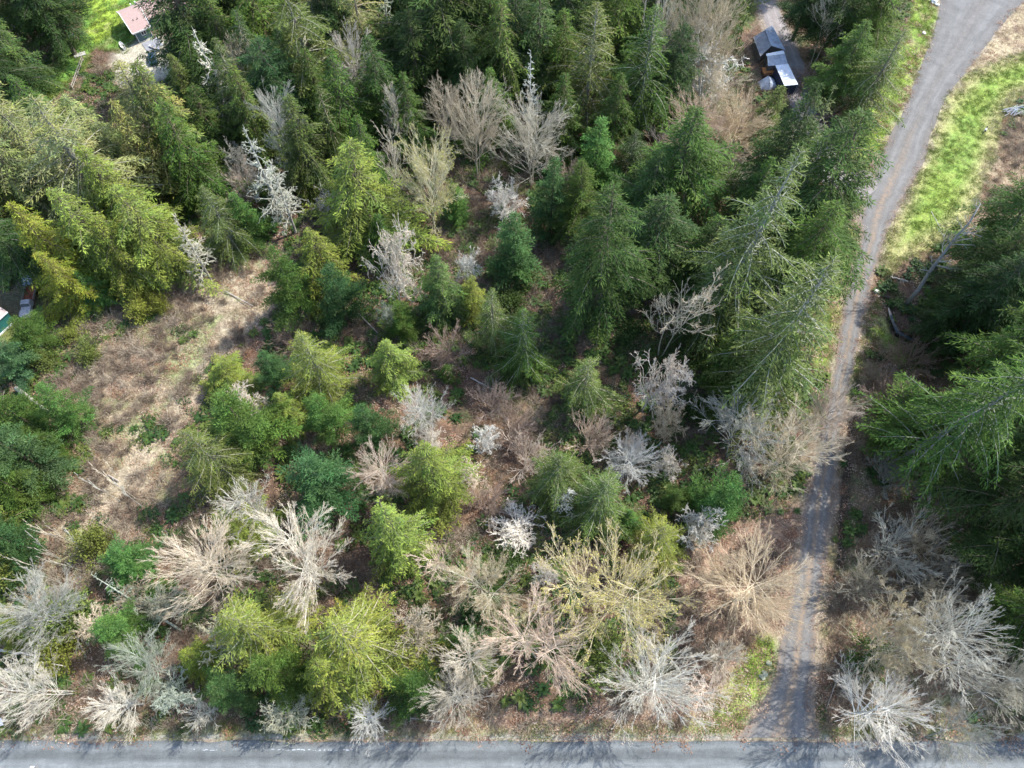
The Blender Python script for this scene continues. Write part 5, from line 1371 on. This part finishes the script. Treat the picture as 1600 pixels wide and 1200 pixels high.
log('leaning_snag', (1418, 440), (1392, 432), 1, 3, .2, .08, mBleach, 'short bleached branch trunk by the foot of the leaning dead trunk', 'dead tree', 8, 5)
log('fallen_log', (1443, 868), (1532, 805), .5, 3, .18, .07, mPaleBark, 'thin pale trunk lying across the shaded brush on the right', 'log', 10, 7)
log('fallen_log', (885, 504), (938, 502), .4, .5, .2, .12, mWoodD, 'dark log lying at the foot of the great fir', 'log')
log('leaning_pole', (1318, 334), (1360, 248), .3, .5, .12, .07, mWoodD, 'thin dark pole lying across the mouth of the side track', 'pole')
log('fallen_branch', (1307, 1065), (1291, 1108), .3, .3, .09, .05, mWood, 'brown branch on the leaf litter right of the junction', 'branch')
log('birch_trunk', (0, 1016), (52, 1024), 2, 5, .22, .1, mBleach, 'white leaning trunk among yellow shrubs at the left edge', 'dead tree', 9, 9)
log('white_branch', (40, 1030), (98, 1040), 2, 4, .12, .05, mBleach, 'white crooked branch under the bright yellow shrub', 'branch', 5, 10)
log('fallen_log', (352, 455), (395, 478), .4, .5, .12, .06, mBleach, 'thin bleached log lying in the upper right of the clearing')
log('fallen_log', (168, 742), (186, 752), .4, .5, .14, .10, mWood, 'short grey log lying in the lower clearing')
log('fallen_log', (735, 590), (778, 612), .4, .6, .14, .06, mBleach, 'pale thin log in the russet brush right of the small round fir', 'log', 4, 21)
log('fallen_log', (560, 490), (590, 520), .4, .6, .16, .10, mWood, 'grey log lying right of the mottled fir pair')
log('fallen_log', (1090, 735), (1140, 722), .4, .5, .15, .08, mWood, 'brown log across the leaf litter above the bright dense fir')
log('fallen_log', (640, 1122), (690, 1128), .3, .4, .12, .07, mBleach, 'pale pole lying on the leaf bank by the road')
log('broken_stump', (8, 1046), (30, 1048), .5, .6, .16, .14, mBleach, 'short white broken log near the left roadside', 'log')
log('dry_branch', (1455, 330), (1478, 372), .3, 2, .07, .03, mBleach, 'thin dry branch lying on the meadow edge', 'branch', 4, 11)
log('prone_pole', (1175, 690), (1120, 735), .4, .6, .1, .04, mBleach, 'thin pale stick under the grey bare fan', 'branch', 4, 13)

for k, (px, py, s_, m_, lb) in enumerate([(1459, 3, .9, mRock, 'large white stone beside the top of the driveway'), (1464, 8, .5, mRock, 'small white stone touching the large one at the driveway'), (1443, 53, .5, mRock, 'lone white stone on the green verge left of the driveway'),
        (1369, 456, .5, mRock, 'pale culvert stone nearest the gravel'), (1375, 458, .5, mRock, 'pale culvert stone in the middle of three'), (1381, 455, .5, mRockD, 'mossy culvert stone beside the stream mouth'),
        (1191, 1058, .42, mRockD, 'mossy boulder by the lower driveway, left one of three'), (1195, 1053, .45, mRockD, 'larger mossy boulder by the lower driveway'), (1201, 1036, .4, mRockD, 'dark boulder up the verge from the two mossy ones')]):
    x, y = px2w(px, py); rock('stone', x, y, s_, m_, lb, 'stone', seed=k)
x, y = px2w(1383, 461); tag(MB().tube([(0, 0, -.35), (.9, -.5, -.35)], .38, 14).build('culvert_pipe', mWoodD, None, loc=(x, y, 0)), 'dark culvert pipe end under the driveway shoulder', 'pipe')

# dark brush pile with blue-grey scrap on the right
x, y = px2w(1583, 176); rg = np.random.default_rng(55)
t = empty('brush_pile', 'heap of blue-grey brushwood at the edge of the meadow', 'brush pile', (x, y, zat(x, y)))
for k in range(26):
    a_ = rg.uniform(-.5, .9) ; L = rg.uniform(2, 4.5); cx_, cy_, cz_ = rg.normal(0, .8), rg.normal(0, .5), rg.uniform(.1, .9)
    MB().tube([(cx_ - math.cos(a_) * L / 2, cy_ - math.sin(a_) * L / 2, cz_ * .5 + .1), (cx_, cy_, cz_ + .1), (cx_ + math.cos(a_) * L / 2, cy_ + math.sin(a_) * L / 2, cz_ * .4 + .1)], rg.uniform(.04, .1), 5).build('stick', mMetalG if k % 3 == 0 else mPaleBark, t)

# small animal-like thing on the meadow: black and white goat standing
def goat(x, y, ang):
    me = bpy.data.meshes.new('goat'); 
    Vv = [(0, 0, .62), (.38, 0, .64), (.60, 0, .85), (.72, 0, 1.0), (.92, 0, .93), (-.38, 0, .64), (-.50, 0, .70), (-.56, 0, .62)]
    Ee = [(0, 1), (1, 2), (2, 3), (3, 4), (0, 5), (5, 6), (6, 7)]
    Rr = [.22, .20, .12, .10, .05, .20, .05, .03]
    for bx2, root in ((.36, 1), (-.36, 5)):
        for sy in (-.12, .12):
            n = len(Vv); kn = .05 if bx2 > 0 else -.07
            Vv += [(bx2, sy, .48), (bx2 + kn * .3, sy, .28), (bx2 + (kn * -.4), sy, .03)]; Ee += [(root, n), (n, n + 1), (n + 1, n + 2)]; Rr += [.09, .045, .035]
    for sy in (-.09, .09):
        n = len(Vv); Vv.append((.66, sy * 1.9, 1.02)); Ee.append((3, n)); Rr.append(.025)
    me.from_pydata(Vv, Ee, []); o = link('goat', me, None, (x, y, zat(x, y)), (0, 0, ang))
    sk = o.modifiers.new('skin', 'SKIN')
    for i, r_ in enumerate(Rr): me.skin_vertices[0].data[i].radius = (r_, r_)
    me.skin_vertices[0].data[0].use_root = True
    o.modifiers.new('sub', 'SUBSURF').levels = 2; o.modifiers['sub'].render_levels = 2
    m, nt, b, out = new_mat('black_white_coat'); tc = nt.nodes.new('ShaderNodeTexCoord'); sp_ = nt.nodes.new('ShaderNodeSeparateXYZ'); nt.links.new(tc.outputs['Object'], sp_.inputs[0])
    mr = nt.nodes.new('ShaderNodeMapRange'); mr.inputs[1].default_value = -.8; mr.inputs[2].default_value = 1.0; nt.links.new(sp_.outputs[0], mr.inputs[0])
    nt.links.new(ramp(nt, mr.outputs[0], (.0, (.03, .03, .03)), (.26, (.03, .03, .03)), (.30, (.75, .73, .70)), (.62, (.75, .73, .70)), (.66, (.03, .03, .03))), b.inputs['Base Color']); b.inputs['Roughness'].default_value = .9
    me.materials.append(m)
    dg = bpy.context.evaluated_depsgraph_get(); me2 = bpy.data.meshes.new_from_object(o.evaluated_get(dg)); o.modifiers.clear(); o.data = me2
    for p_ in me2.polygons: p_.use_smooth = True
    return tag(o, 'black and white animal standing at the right edge of the green meadow', 'animal')
x, y = px2w(1538, 206); goat(x, y, 1.1)

# post with arm and panel at the lower left verge; mailbox at the road's far side
x, y = px2w(12, 1128, 0)
t = empty('sign_post', 'white sign post with a thin arm at the lower left roadside', 'sign', (x, y, zat(x, y)), .2)
MB().box(-.06, .06, -.06, .06, 0, 2.0).build('post', mWhiteP, t); MB().box(.062, 1.05, -.035, .035, 1.78, 1.86).build('arm', mWhiteP, t)
MB().slab([(-.5, -.5, 1.1), (.15, -.5, 1.1), (.25, .35, 1.9), (-.4, .35, 1.9)], .03).build('panel', mWhiteP, t)
x, y = px2w(51, 1199, 1.1)
t = empty('mailbox', 'white mailbox at the near side of the road, cut by the bottom edge', 'mailbox', (x, y, 0))
MB().box(-.05, .05, -.05, .05, -.2, .95).build('post', mWood, t)
prof = [(-.16, .96), (-.16, 1.15), (-.08, 1.26), (.08, 1.26), (.16, 1.15), (.16, .96)]
V = [(s_ * .28, a_, b2) for s_ in (-1, 1) for a_, b2 in prof]
MB().add(V, [tuple(range(6)), tuple(range(11, 5, -1))] + [(i, (i + 1) % 6, (i + 1) % 6 + 6, i + 6) for i in range(6)]).build('box', mWhiteP, t)
for s_ in (-.29, .27): MB().box(s_, s_ + .02, -.14, .14, .98, 1.2).build('door', mBlueC, t)
